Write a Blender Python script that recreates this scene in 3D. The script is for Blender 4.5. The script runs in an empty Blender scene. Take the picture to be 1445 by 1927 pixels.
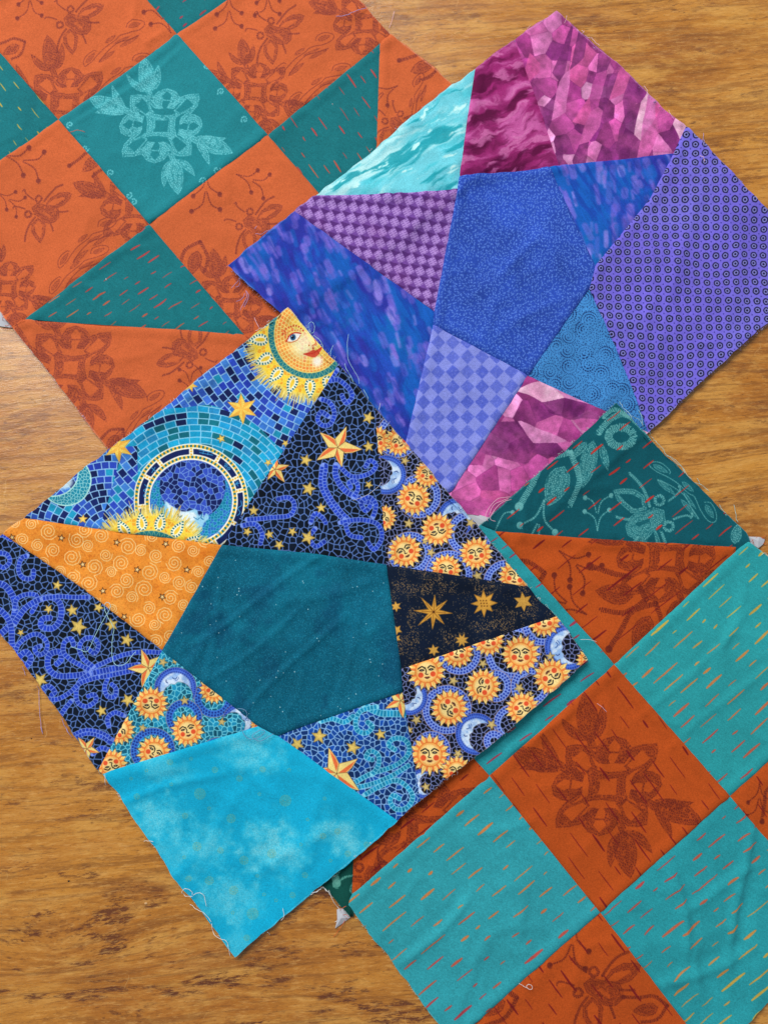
import bpy, math, random
import numpy as np
from mathutils import Matrix, Vector
from mathutils.geometry import delaunay_2d_cdt

# ------------------------------------------------------------------ camera
SC = bpy.context.scene
CAM_H = 0.545                       # metres above the tabletop
FPX = 1447.0                        # focal length in photo pixels
PW, PH = 1445.0, 1927.0
TILT, ROLL = math.radians(8.37), math.radians(4.67)
ct, st, cr, sr = math.cos(TILT), math.sin(TILT), math.cos(ROLL), math.sin(ROLL)
right = Vector((1, 0, 0)); up = Vector((0, ct, st)); fwd = Vector((0, st, -ct))
ix = right * cr - up * sr
iy = right * sr + up * cr
cd = bpy.data.cameras.new("camera"); cam = bpy.data.objects.new("camera", cd)
SC.collection.objects.link(cam); SC.camera = cam
m = Matrix((ix, iy, -fwd)).transposed().to_4x4(); m.translation = Vector((0, 0, CAM_H))
cam.matrix_world = m
cd.sensor_fit = 'VERTICAL'; cd.sensor_height = 24.0; cd.lens = 24.0 * FPX / PH
cd.clip_start = 0.01; cd.clip_end = 50
cd.dof.use_dof = True; cd.dof.focus_distance = 0.535; cd.dof.aperture_fstop = 6.5

# ------------------------------------------------------------------ light
wd = bpy.data.worlds.new("World"); SC.world = wd; wd.use_nodes = True
wd.node_tree.nodes["Background"].inputs[0].default_value = (0.86, 0.93, 1.0, 1)
wd.node_tree.nodes["Background"].inputs[1].default_value = 0.33

def window_light(name, loc, size, power, col):
    l = bpy.data.lights.new(name, 'AREA'); l.shape = 'RECTANGLE'; l.size = size[0]; l.size_y = size[1]
    l.energy = power; l.color = col
    o = bpy.data.objects.new(name, l); SC.collection.objects.link(o); o.location = loc
    o.rotation_euler = (-Vector(loc)).to_track_quat('-Z', 'Y').to_euler()
window_light("window_light", (-1.15, 2.35, 2.55), (2.0, 1.7), 140, (1.0, 0.975, 0.94))
SC.view_settings.view_transform = 'Standard'; SC.view_settings.look = 'None'
SC.view_settings.exposure = 0.0; SC.view_settings.gamma = 1.0
SC.cycles.max_bounces = 5

# ------------------------------------------------------------------ photo pixel <-> tabletop metres
def px2t(p, z=0.0):
    p = np.asarray(p, float)
    xx = p[..., 0] - PW / 2; yy = PH / 2 - p[..., 1]
    xi = cr * xx + sr * yy; yi = -sr * xx + cr * yy
    a = xi / FPX; b = yi / FPX
    dx = a; dy = b * ct + st; dz = b * st - ct
    k = (z - CAM_H) / dz
    return np.stack([dx * k, dy * k], -1)
def t2px(X, Y, z=0.0):
    dz = z - CAM_H
    yu = Y * ct + dz * st; zf = Y * st - dz * ct
    xi = FPX * X / zf; yi = FPX * yu / zf
    return PW / 2 + cr * xi - sr * yi, PH / 2 - (sr * xi + cr * yi)

# ------------------------------------------------------------------ noise
def h2(ix_, iy_, seed=0):
    x = (np.asarray(ix_).astype(np.int64) * 374761393 + np.asarray(iy_).astype(np.int64) * 668265263 + seed * 974634777) & 0xffffffff
    x = ((x ^ (x >> 13)) * 1274126177) & 0xffffffff
    x = ((x ^ (x >> 16)) * 2246822519) & 0xffffffff
    return ((x ^ (x >> 15)) & 0xffffff) / float(0x1000000)
def vn(x, y, seed=0):
    xi = np.floor(x); yi = np.floor(y); fx = x - xi; fy = y - yi
    fx = fx * fx * (3 - 2 * fx); fy = fy * fy * (3 - 2 * fy)
    a = h2(xi, yi, seed); b = h2(xi + 1, yi, seed); c = h2(xi, yi + 1, seed); d = h2(xi + 1, yi + 1, seed)
    return a + (b - a) * fx + (c - a) * fy + (a - b - c + d) * fx * fy
def fbm(x, y, seed=0, o=4):
    s = 0; a = .5; t = 0
    for k in range(o):
        s = s + a * vn(x + 17.3 * k, y - 9.1 * k, seed + k); t += a; a *= .5; x = x * 2.03; y = y * 2.03
    return s / t
def ss(a, b, x):
    t = np.clip((x - a) / (b - a), 0, 1); return t * t * (3 - 2 * t)
def rot(x, y, deg):
    a = math.radians(deg); c, s = math.cos(a), math.sin(a)
    return x * c + y * s, -x * s + y * c
def voro(x, y, seed=0, jit=.85):
    """edge distance (cell units), id hash, centre"""
    xi = np.floor(x); yi = np.floor(y)
    best = np.full(x.shape, 9.); bx = np.zeros_like(x); by = np.zeros_like(x); bi = np.zeros_like(x)
    cs = []
    for dj in (-1, 0, 1):
        for di in (-1, 0, 1):
            gx = xi + di; gy = yi + dj
            cx = gx + .5 + jit * (h2(gx, gy, seed) - .5); cy = gy + .5 + jit * (h2(gx, gy, seed + 1) - .5)
            d = (cx - x) ** 2 + (cy - y) ** 2
            m_ = d < best
            best = np.where(m_, d, best); bx = np.where(m_, cx, bx); by = np.where(m_, cy, by)
            bi = np.where(m_, h2(gx, gy, seed + 2), bi)
            cs.append((cx, cy))
    e = np.full(x.shape, 9.)
    for cx, cy in cs:
        ddx = cx - bx; ddy = cy - by; L = np.sqrt(ddx ** 2 + ddy ** 2)
        q = ((cx + bx) / 2 - x) * ddx + ((cy + by) / 2 - y) * ddy
        e = np.where(L > 1e-6, np.minimum(e, q / np.maximum(L, 1e-6)), e)
    return e, bi, bx, by
def C3(*v):
    return np.array(v, np.float32) / 255.

# ------------------------------------------------------------------ polygons, curves (photo pixels)
def seg_dist(px, py, pts, closed=False):
    pts = np.asarray(pts, float); n = len(pts)
    best = np.full(np.shape(px), 1e9); bt = np.zeros(np.shape(px)); acc = 0
    side = np.zeros(np.shape(px))
    for i in range(n if closed else n - 1):
        a = pts[i]; b = pts[(i + 1) % n]; ab = b - a; L2 = ab @ ab; L = math.sqrt(L2)
        if L < 1e-9: continue
        rx = px - a[0]; ry = py - a[1]
        t = np.clip((rx * ab[0] + ry * ab[1]) / L2, 0, 1)
        ex = rx - t * ab[0]; ey = ry - t * ab[1]
        d = ex * ex + ey * ey; m_ = d < best
        best = np.where(m_, d, best); bt = np.where(m_, acc + t * L, bt)
        side = np.where(m_, np.sign(rx * ab[1] - ry * ab[0]), side)
        acc += L
    return np.sqrt(best), bt, acc, side
def inside(px, py, pts):
    r = np.zeros(np.shape(px), bool); n = len(pts)
    for i in range(n):
        x1, y1 = pts[i]; x2, y2 = pts[(i + 1) % n]
        if y1 == y2: continue
        c = ((y1 > py) != (y2 > py)) & (px < (x2 - x1) * (py - y1) / (y2 - y1) + x1)
        r ^= c
    return r
def crv(pts, k=5, closed=False):
    P = [np.array(p, float) for p in pts]; n = len(P); out = []
    rng = range(n if closed else n - 1)
    for i in rng:
        if closed: p0, p1, p2, p3 = P[i - 1], P[i], P[(i + 1) % n], P[(i + 2) % n]
        else: p0, p1, p2, p3 = P[max(i - 1, 0)], P[i], P[i + 1], P[min(i + 2, n - 1)]
        for j in range(k):
            t = j / k
            out.append(.5 * ((2 * p1) + (p2 - p0) * t + (2 * p0 - 5 * p1 + 4 * p2 - p3) * t * t + (3 * p1 - p0 - 3 * p2 + p3) * t ** 3))
    if not closed: out.append(P[-1])
    return out
def spiral(cx, cy, r, turns=2., a0=0., sgn=1, n=10):
    k = int(turns * n) + 1
    return [(cx + r * (1 - i / k * .93) * math.cos(a0 + sgn * i / n * 2 * math.pi), cy + r * (1 - i / k * .93) * math.sin(a0 + sgn * i / n * 2 * math.pi)) for i in range(k)]
def starpts(cx, cy, R, r, n, a0=0., jit=0, rs=None):
    o = []
    for i in range(2 * n):
        q = (R if i % 2 == 0 else r) * (1 + (rs.uniform(-jit, jit) if rs else 0))
        a = a0 + math.pi * i / n
        o.append((cx + q * math.cos(a), cy + q * math.sin(a)))
    return o

class Canvas:
    """the printed cloth of one patch, drawn by code"""
    def __init__(s, poly, res, base=(.5, .5, .5)):
        T = px2t(poly); mg = .003
        s.x0, s.y0 = T.min(0) - mg; x1, y1 = T.max(0) + mg
        s.res = res; s.w = max(8, int((x1 - s.x0) / res)); s.h = max(8, int((y1 - s.y0) / res))
        X = s.x0 + (np.arange(s.w) + .5) * res; Y = s.y0 + (np.arange(s.h) + .5) * res
        X, Y = np.meshgrid(X, Y)
        s.px, s.py = t2px(X, Y)
        s.c = np.empty((s.h, s.w, 3), np.float32); s.c[:] = base
        s.poly = poly
        c_ = np.mean(poly, 0); a, b = px2t([c_, c_ + np.array((10., 0))]); s.k = 10 * res / np.linalg.norm(b - a)  # photo px per texel
    def win(s, x0, y0, x1, y1):
        T = px2t([(x0, y0), (x1, y0), (x0, y1), (x1, y1)])
        a, b = T.min(0), T.max(0)
        i0 = max(0, int((a[0] - s.x0) / s.res) - 1); i1 = min(s.w, int((b[0] - s.x0) / s.res) + 2)
        j0 = max(0, int((a[1] - s.y0) / s.res) - 1); j1 = min(s.h, int((b[1] - s.y0) / s.res) + 2)
        if i1 <= i0 or j1 <= j0: return None
        return (slice(j0, j1), slice(i0, i1))
    def put(s, sl, m_, col):
        m_ = m_[..., None]
        s.c[sl] = s.c[sl] * (1 - m_) + np.asarray(col, np.float32) * m_
    def mix(s, m_, col):
        s.put((slice(None), slice(None)), np.asarray(m_, np.float32), col)
    def _w(s, pts, pad):
        P = np.asarray(pts, float); a = P.min(0) - pad; b = P.max(0) + pad
        return s.win(a[0], a[1], b[0], b[1])
    def stroke(s, pts, w, col, a=1., dash=None, taper=0., soft=.55):
        sl = s._w(pts, w + 2)
        if sl is None: return
        px, py = s.px[sl], s.py[sl]
        d, t, L, _ = seg_dist(px, py, pts)
        ww = w / 2
        if taper: ww = ww * (1 - taper * np.abs(2 * t / L - 1) ** 2)
        m_ = ss(ww + soft, ww - soft, d) * a
        if dash: m_ = m_ * ss(-.35, .15, np.sin(2 * math.pi * t / dash))
        s.put(sl, m_, col)
    def fill(s, pts, col, a=1., soft=.6, grow=0.):
        sl = s._w(pts, 2 + grow)
        if sl is None: return
        px, py = s.px[sl], s.py[sl]
        d, _, _, _ = seg_dist(px, py, pts, True)
        d = np.where(inside(px, py, pts), -d, d) - grow
        s.put(sl, ss(soft, -soft, d) * a, col)
    def disc(s, x, y, r, col, a=1., soft=.6, sq=1., ang=0.):
        sl = s.win(x - r * max(1, sq) - 2, y - r * max(1, sq) - 2, x + r * max(1, sq) + 2, y + r * max(1, sq) + 2)
        if sl is None: return
        u, v = rot(s.px[sl] - x, s.py[sl] - y, math.degrees(ang))
        d = np.sqrt((u / sq) ** 2 + v ** 2)
        s.put(sl, ss(r + soft, r - soft, d) * a, col)
    # carved looking damask strokes inside a shape
    def carve(s, pts, col, per=3.4, a=.9, edge=1.3, hole=0.):
        sl = s._w(pts, 3)
        if sl is None: return
        px, py = s.px[sl], s.py[sl]
        d, t, L, _ = seg_dist(px, py, pts, True)
        ins = inside(px, py, pts)
        e_, h_, _, _ = voro((px + .5 * py) / (per * .95), (py - .5 * px) / (per * 1.45), 7, .9)
        lines = ss(.07, .20, e_) * (h_ > .08)
        cut = 1 - .75 * ss(.25, -.25, np.abs((d / (per * 2.2)) % 1 - .5) * per * 2.2 - .55)
        m_ = np.maximum(lines * cut, ss(edge + .3, edge - .9, d) * ss(-.3, .3, np.sin(2 * math.pi * t / 3.6)) * .6)
        if hole: m_ = m_ * ss(hole + .6, hole - .6, d)
        m_ = np.maximum(m_, .12 + .25 * vn(px * .3, py * .3, 2))
        s.put(sl, m_ * ins * ss(-.2, .9, d) * a, col)
    def band(s, pts, w, col, a=.9, per=3.2, closed=False):
        P = list(pts) + ([pts[0]] if closed else [])
        sl = s._w(P, w / 2 + 2)
        if sl is None: return
        px, py = s.px[sl], s.py[sl]
        d, t, L, _ = seg_dist(px, py, P)
        n = vn(px * .3, py * .3, 3)
        m_ = ss(w / 2 + .6, w / 2 - .6, d + n * .12 * w) * np.maximum(ss(-.8, -.1, np.sin(2 * math.pi * (t / per + n * .8))), ss(.5, 0, d) * .8)
        s.put(sl, m_ * a, col)
    def tiles(s, pts, w, col, grout, pitch=5.5, rows=1, var=.12, a=1.):
        sl = s._w(pts, w / 2 + 3)
        if sl is None: return
        px, py = s.px[sl], s.py[sl]
        d, t, L, sd = seg_dist(px, py, pts)
        s.put(sl, ss(w / 2 + .9, w / 2 - .1, d) * a, grout)
        v = (d * sd + w / 2) / w * rows; r_ = np.floor(v); fv = (v - r_) * w / rows
        u = t / pitch + r_ * .43; iu = np.floor(u); fu = (u - iu) * pitch
        g = np.minimum(np.minimum(fu, pitch - fu), np.minimum(fv, w / rows - fv))
        hh = h2(iu, r_, 77)
        c = np.asarray(col)[None, None, :] * (1 + var * (2 * hh[..., None] - 1))
        s.put(sl, ss(.3, 1.0, g) * (d < w / 2) * a, c)
    def gold(s, x, y, R, n=5, a0=None, col=(208, 178, 92), dark=(120, 88, 30)):
        a0 = (x * .7 + y * .3) % 6.28 if a0 is None else a0
        s.fill(starpts(x, y, R * 1.08, R * .5, n, a0), C3(*dark), .55, grow=.5)
        s.fill(starpts(x, y, R, R * .43, n, a0), C3(*col))
        s.fill(starpts(x, y, R * .6, R * .2, n, a0), C3(*[min(255, int(v * 1.15) + 8) for v in col]), .6)
    def image(s, name):
        im = bpy.data.images.new(name, s.w, s.h)
        a = np.ones((s.h, s.w, 4), np.float32); a[..., :3] = np.clip(s.c, 0, 1)
        im.pixels.foreach_set(a.ravel()); im.update(); im.pack()
        return im
# ------------------------------------------------------------------ motifs of the damask prints (local units)
def place(cx, cy, ang=0., sc=33., fx=1):
    c, s = math.cos(math.radians(ang)), math.sin(math.radians(ang))
    return lambda pts: [(cx + sc * (fx * x * c - y * s), cy + sc * (fx * x * s + y * c)) for x, y in pts]
def leaf(x0, y0, x1, y1, w, bend=0., n=7):
    dx, dy = x1 - x0, y1 - y0; L = math.hypot(dx, dy); nx, ny = -dy / L, dx / L
    up_, dn = [], []
    for i in range(n + 1):
        t = i / n; h_ = w * math.sin(math.pi * min(1, t ** .85)) ** .7 * (1 - .12 * t) if 0 < t < 1 else 0
        b = bend * 4 * t * (1 - t)
        bx, by = x0 + dx * t + nx * b, y0 + dy * t + ny * b
        up_.append((bx + nx * h_ / 2, by + ny * h_ / 2)); dn.append((bx - nx * h_ / 2, by - ny * h_ / 2))
    return up_ + dn[::-1][1:-1]
def r90(pts, k):
    for _ in range(k): pts = [(-y, x) for x, y in pts]
    return pts
def zl(s_, cx, cy, pts): return [((x - cx) / s_, (y - cy) / s_) for x, y in pts]
def zm(pts): return [((x + .17 * y) / 1.1, y) for x, y in zl(160., 680, 668, pts)]
MED_SQ = zm([(545,530),(620,560),(700,575),(780,568),(835,555),(812,620),(808,690),(825,760),(815,815),(740,780),(650,765),(585,770),(530,785),(550,720),(555,650),(548,590)])
MED_SQH = zm([(632,625),(752,620),(742,730),(610,728),(632,690)])
MED_LOOP = zm([(405,400),(470,385),(540,392),(600,432),(640,475),(700,500),(670,522),(620,515),(580,470),(600,520),(625,550),(580,562),(545,588),(530,570),(470,535),(512,590),(518,650),(480,635),(450,585),(408,545),(398,480)])
MED_LOOPH = zm([(515,428),(548,458),(578,535),(545,566),(500,530),(443,490)])
MED_LOBE = zm([(615,400),(655,350),(735,325),(810,350),(855,405),(850,445),(800,520),(740,518),(745,482),(765,448),(700,448),(690,482),(705,518),(655,522),(600,455)])
MED_LOBEH = zm([(688,405),(735,352),(775,400),(760,435),(705,435)])
def medallion(cv, cx, cy, sc, col, ang=0.):
    P = place(cx, cy, ang, sc); u = sc / 33.; pr = 3.3 * max(1, u * .9); bc = cv.base
    H = lambda q, k=0: P([(1.1 * x - .17 * y, y) for x, y in r90(q, k)])
    cv.carve(H(MED_SQ), col, pr); cv.fill(H(MED_SQH), bc)
    for k in range(4):
        cv.carve(H(MED_LOOP, k), col, pr); cv.fill(H(MED_LOOPH, k), bc); cv.carve(H(MED_LOBE, k), col, pr); cv.fill(H(MED_LOBEH, k), bc)
    for s_ in (1, -1):
        M_ = lambda q: [(s_ * x, s_ * y) for x, y in q]
        for l in ((-.68, -1.85, -1.0, -3.95, 1.05, .03), (-.85, -1.9, -1.95, -2.9, .46, -.12), (-.5, -1.95, -.15, -3.5, .5, .1),
                  (-2.05, -.75, -4.1, -1.6, 1.05, -.03), (-2.0, -.95, -2.75, -2.3, .46, -.12), (-2.0, -.6, -3.75, -.7, .46, .16)):
            cv.carve(P(M_(leaf(*l))), col, pr)
        cv.carve(P(M_([(-.35, -1.5), (-.6, -2.2), (-.95, -2.1), (-.75, -1.6)])), col, pr); cv.carve(P(M_([(-1.55, -.45), (-2.25, -.75), (-2.1, -1.15), (-1.7, -.9)])), col, pr)
zb = lambda *p: zl(224., 430, 430, p)
def bee(cv, cx, cy, sc, ang, col, fx=1):
    P = place(cx, cy, ang, sc, fx); bc = cv.base
    cv.carve(P(zb((520,370),(620,290),(760,265),(870,300),(915,345),(870,400),(770,450),(670,460))), col, 3.2); cv.fill(P(zb((545,378),(640,330),(790,345),(800,370),(700,395),(640,410))), bc)
    cv.carve(P(zb((370,480),(250,540),(215,640),(240,760),(280,835),(360,770),(410,680),(440,610))), col, 3.2); cv.fill(P(zb((360,530),(290,560),(270,660),(300,770),(350,700),(390,600))), bc)
    cv.carve(P(zb((330,330),(430,290),(520,360),(560,400),(660,430),(670,510),(640,600),(560,640),(480,620),(420,580),(390,500),(330,430))), col, 3.0)
    cv.fill(P(zb((440,440),(470,430),(540,520),(520,560))), bc, .8)
    for x, y in ((465, 255), (258, 398)): q = P(zb((x, y)))[0]; cv.band([(q[0] + .19 * sc * math.cos(a), q[1] + .19 * sc * math.sin(a)) for a in [i * .7 for i in range(9)]], .15 * sc, col, closed=True)
    for q, w in ((zb((530,312),(640,240),(740,192),(845,180)), .14), (zb((330,470),(220,545),(140,640),(95,725)), .14), (zb((640,505),(710,530),(775,545)), .13), (zb((500,620),(505,680),(503,740)), .13),
                 (zb((395,235),(345,160),(325,110),(335,75),(300,80)), .1), (zb((240,312),(170,260),(115,240),(92,262)), .1)):
        cv.band(P(crv(q)), w * sc, col, per=2.6)
def curl(cv, p0, p1, p2, col, r=3.8, w=3.2):
    q = crv([p0, p1, p2], 6)
    cv.band(q, w, col, per=3.4); cv.disc(p2[0], p2[1], r, col, .8); cv.band(spiral(p2[0], p2[1], r * 1.3, 1.1, 1.), 1.8, col)
def vine(cv, cx, cy, sc, ang, col, fx=1):
    P = place(cx, cy, ang, sc, fx)
    for q in (((0, -.3), (.2, .5), (.8, .9)), ((0, -.3), (-.2, .5), (-.75, 1.0)), ((.05, .8), (.3, 1.5), (.8, 1.75)), ((-.05, .8), (-.25, 1.5), (-.85, 1.9))):
        curl(cv, *P(q), col, r=.13 * sc, w=.1 * sc)
zd = lambda *p: zl(245., 800, 850, p)
def dragon(cv, cx, cy, sc, ang, col, fx=1):
    P = place(cx, cy, ang + 18, sc, fx)
    cv.band(P(crv(zd((980,640),(1000,575),(1100,535),(1200,545),(1225,590),(1180,650),(1060,700),(900,740),(840,800),(700,900),(600,1000),(520,1100),(430,1170),(405,1110),(440,1020),(540,950),(575,960)), 3)), 2.0, col, per=2.8)
    cv.band(P(crv(zd((1150,740),(1000,800),(850,850),(700,990),(620,1110)), 4)), 2.0, col, per=2.8)
    for a, b, w in (((1000,640),(1185,570),.32), ((430,1130),(565,970),.3), ((690,850),(845,735),.26), ((880,900),(1165,740),.26), ((600,1120),(835,940),.3), ((800,860),(1050,740),.2)):
        (x0, y0), (x1, y1) = zd(a, b); cv.carve(P(leaf(x0, y0, x1, y1, w)), col, 2.8, .8)
def pod(cv, cx, cy, sc, ang, col, fx=1):
    """seed pod between two long curled stems"""
    P = place(cx, cy, ang, sc, fx)
    cv.carve(P(leaf(0, -.55, 0, 1.1, .95)), col, 3.6)
    cv.band(P(crv([(.0, -1.1), (-.75, -.4), (-.85, .5), (-1.0, 1.5)])), .26 * sc, col)
    cv.band(P(crv([(.0, -1.1), (.7, -.3), (.75, .7)])), .24 * sc, col)
    P2 = P([(-1.0, 1.5)])[0]; cv.disc(P2[0], P2[1], .16 * sc, col, .8)
def damask(cv, seed, col, motifs):
    for m_ in motifs:
        {'M': medallion, 'B': bee, 'V': vine, 'D': dragon, 'P': pod}[m_[0]](cv, m_[1], m_[2], *( (m_[3], col) if m_[0] == 'M' else (m_[3], m_[4], col) + tuple(m_[5:]) ))

def dye(cv, base, amp=.05, sc=.02, seed=1, grain=.05):
    f = fbm(cv.px * sc, cv.py * sc, seed, 4) - .5
    g = h2(np.floor(cv.px * 1.3), np.floor(cv.py * 1.3), seed) - .5
    cv.base = np.asarray(base)
    cv.c[:] = np.asarray(base)[None, None] * (1 + 2 * amp * f + 2 * grain * g)[..., None]
def dashes(cv, ang, cols, seed, row=11., lmin=7, lmax=30, gap=16, w=2.5, a=.9, grad=None):
    """short tapered dashes in rows; ang = direction in photo degrees (y down)"""
    rs = random.Random(seed); c_ = np.mean(cv.poly, 0); R = max(np.linalg.norm(np.array(p) - c_) for p in cv.poly) + 6
    ca, sa = math.cos(math.radians(ang)), math.sin(math.radians(ang)); v = -R
    gd = grad or (0, 1)
    while v < R:
        u = -R + rs.uniform(0, 40)
        while u < R:
            L = rs.uniform(lmin, lmax) * (1.3 if rs.random() < .15 else 1)
            vv = v + rs.uniform(-2, 2)
            x0, y0 = c_[0] + u * ca - vv * sa, c_[1] + u * sa + vv * ca
            x1, y1 = x0 + L * ca + rs.uniform(-.8, .8), y0 + L * sa + rs.uniform(-.8, .8)
            t = min(.999, max(0, .5 + ((x0 - c_[0]) * gd[0] + (y0 - c_[1]) * gd[1]) / (2 * R) * 1.3 + rs.uniform(-.12, .12)))
            k = t * (len(cols) - 1); i = int(k); f = k - i; col = cols[i] * (1 - f) + cols[i + 1] * f if len(cols) > 1 else cols[0]
            wx = w * rs.choice((.55, .75, .9, .9, 1.35))
            cv.stroke([(x0, y0), ((x0 + x1) / 2 + rs.uniform(-.6, .6), (y0 + y1) / 2 + rs.uniform(-.6, .6)), (x1, y1)], wx, col, a, taper=.45)
            u += L + rs.uniform(gap * .5, gap * 2.1)
        v += row

# ------------------------------------------------------------------ fabrics
OR_A, MO_A = C3(202, 98, 54), C3(126, 54, 48)
OR_B, MO_B = C3(184, 78, 26), C3(106, 36, 26)
RED_B = C3(112, 22, 28)
TEAL_A, MT_A = C3(30, 128, 138), C3(112, 202, 210)
def f_orangeA(cv, motifs, seed=1):
    dye(cv, OR_A, .04, .012, seed); damask(cv, seed, MO_A, motifs)
def f_orangeB(cv, motifs, seed=1, ang=54, gap=22):
    dye(cv, OR_B, .04, .012, seed); damask(cv, seed, MO_B, motifs)
    dashes(cv, ang, [RED_B], seed + 5, 29, 16, 54, gap + 14, 2.9)
def f_tealmed(cv):
    dye(cv, TEAL_A, .05, .02, 3)
    medallion(cv, 305, 240, 33.2, MT_A)
    for q in ((348, 62, 40, 80), (352, 80, 362, 100), (390, 130, 388, 150), (418, 178, 430, 172), (165, 285, 195, 300), (212, 330, 222, 342), (245, 372, 250, 388), (462, 230, 480, 226), (136, 240, 140, 236), (255, 385, 268, 398), (410, 325, 408, 318), (385, 345, 380, 340)):
        cv.band(spiral(q[0], q[1], 7, 1.2, q[2]), 3.2, MT_A)
def f_tealdash(ang, cols, seed, base=(22, 112, 120), grad=None, row=12, w=2.5, gap=16, lmax=22):
    def f(cv):
        dye(cv, C3(*base), .05, .015, seed, .06)
        g = h2(np.floor((cv.px * .57 - cv.py * .82) * .9), np.floor((cv.px * .82 + cv.py * .57) * .12), seed) - .5
        cv.c[:] *= (1 + .06 * g)[..., None]
        dashes(cv, ang, [C3(*c) for c in cols], seed, row, 7, lmax, gap, w, .9, grad)
    return f
YEL, ORG, RDD, PNK = (216, 172, 62), (214, 122, 62), (196, 62, 62), (176, 44, 70)

def f_watercolor(cv):
    u, v = rot(cv.px, cv.py, -33)
    w = fbm(u * .012, v * .012, 4) * 40
    a = fbm(u * .011, (v + w) * .05, 11, 5); b = fbm(u * .02, (v + w) * .09, 12, 5)
    dye(cv, C3(112, 208, 224), .05, .03, 2)
    cv.mix(ss(.42, .66, a), C3(186, 240, 244)); cv.mix(ss(.50, .74, b) * .7, C3(72, 194, 210))
    cv.mix(ss(.56, .70, fbm(u * .014, (v + w) * .08, 15, 5)) * .85, C3(26, 156, 172))
    cv.mix(ss(.66, .78, fbm(u * .03, (v + w) * .08, 19, 4)), C3(196, 246, 246))
def f_batik(cv):
    u, v = rot(cv.px, cv.py, -28)
    w = fbm(cv.px * .02, cv.py * .02, 4) * 44
    a = fbm(u * .012, (v + w) * .045, 21, 5); b = fbm(u * .03, (v + w) * .10, 22, 5)
    dye(cv, C3(150, 38, 108), .1, .03, 3)
    cv.mix(ss(.5, .34, a), C3(92, 10, 62)); cv.mix(ss(.52, .70, a), C3(196, 92, 160)); cv.mix(ss(.55, .72, b) * .7, C3(212, 122, 178))
    cv.mix(ss(.46, .30, b) * .6, C3(104, 16, 70))
def f_brush(ang, seed=1):
    def f(cv):
        u, v = rot(cv.px, cv.py, ang)
        w = (fbm(cv.px * .012, cv.py * .012, 31) - .5) * 60
        a = fbm(u * .012, (v + w) * .045, 33 + seed, 4)
        dye(cv, C3(34, 74, 178), .1, .02, 5, .06)
        cv.mix(ss(.46, .66, a), C3(22, 92, 186)); cv.mix(ss(.5, .3, a), C3(44, 52, 160))
        cv.mix(ss(.62, .74, fbm(cv.px * .02, cv.py * .02, 39)) * .6, C3(16, 112, 180))
        rs = random.Random(seed); lo = np.min(cv.poly, 0); hi = np.max(cv.poly, 0)
        for i in range(int((hi[0] - lo[0]) * (hi[1] - lo[1]) / 420)):
            x, y = rs.uniform(lo[0], hi[0]), rs.uniform(lo[1], hi[1])
            a = math.radians(ang + rs.uniform(-9, 9) + (12 if (x * .01) % 2 > 1 else -4)); L = rs.choice((7, 11, 15, 20, 26)); w_ = rs.choice((6, 9, 12, 14))
            if seed > 5: a += .25; L *= 1.25
            c_ = rs.choice((C3(128, 110, 214), C3(112, 100, 208), C3(150, 136, 228), C3(120, 104, 208), C3(24, 96, 190)))
            cv.stroke([(x, y), (x + L * math.cos(a), y + L * math.sin(a))], w_, c_, rs.uniform(.35, .75), soft=2.6)
        cv.mix(ss(.55, .75, fbm(u * .03, v * .12, 47, 3)) * .5, C3(26, 56, 160))
        cv.c[:] *= (1 + .12 * (fbm(u * .04, v * .4, 44, 2) - .5))[..., None]
    return f
def f_houndcheck(cv):
    Ai = np.linalg.inv(np.array([[20., 1.7], [-3.2, 20.6]]).T); x = cv.px - 809; y = cv.py - 390
    s_ = Ai[0, 0] * x + Ai[0, 1] * y; t_ = Ai[1, 0] * x + Ai[1, 1] * y
    dye(cv, C3(112, 70, 152), .12, .05, 6); ds = s_ - np.round(s_); dt = t_ - np.round(t_)
    def loc(a, b): return rot(a * 20 - b * 3.2, a * 1.7 + b * 20.6, 62)
    u, v = loc(ds, dt)
    d2s = s_ - .5 - np.round(s_ - .5); d2t = t_ - .5 - np.round(t_ - .5); u2, v2 = loc(d2s, d2t)
    cv.mix(ss(7.9, 7.1, np.maximum(np.abs(u2), np.abs(v2))) * (u2 + v2 > -1) * .85, C3(84, 42, 116))
    q = ss(8.1, 7.2, np.maximum(np.abs(u), np.abs(v))); cv.mix(q * .95, C3(180, 142, 214))
    cv.mix(q * (np.abs(v) > 1.6) * ss(.2, -.2, np.cos(u * 1.55) + .45) * .8, C3(112, 70, 152))
    cv.mix(ss(.4, .75, fbm(cv.px * .02, cv.py * .02, 8)) * .2, C3(110, 46, 110))
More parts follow.
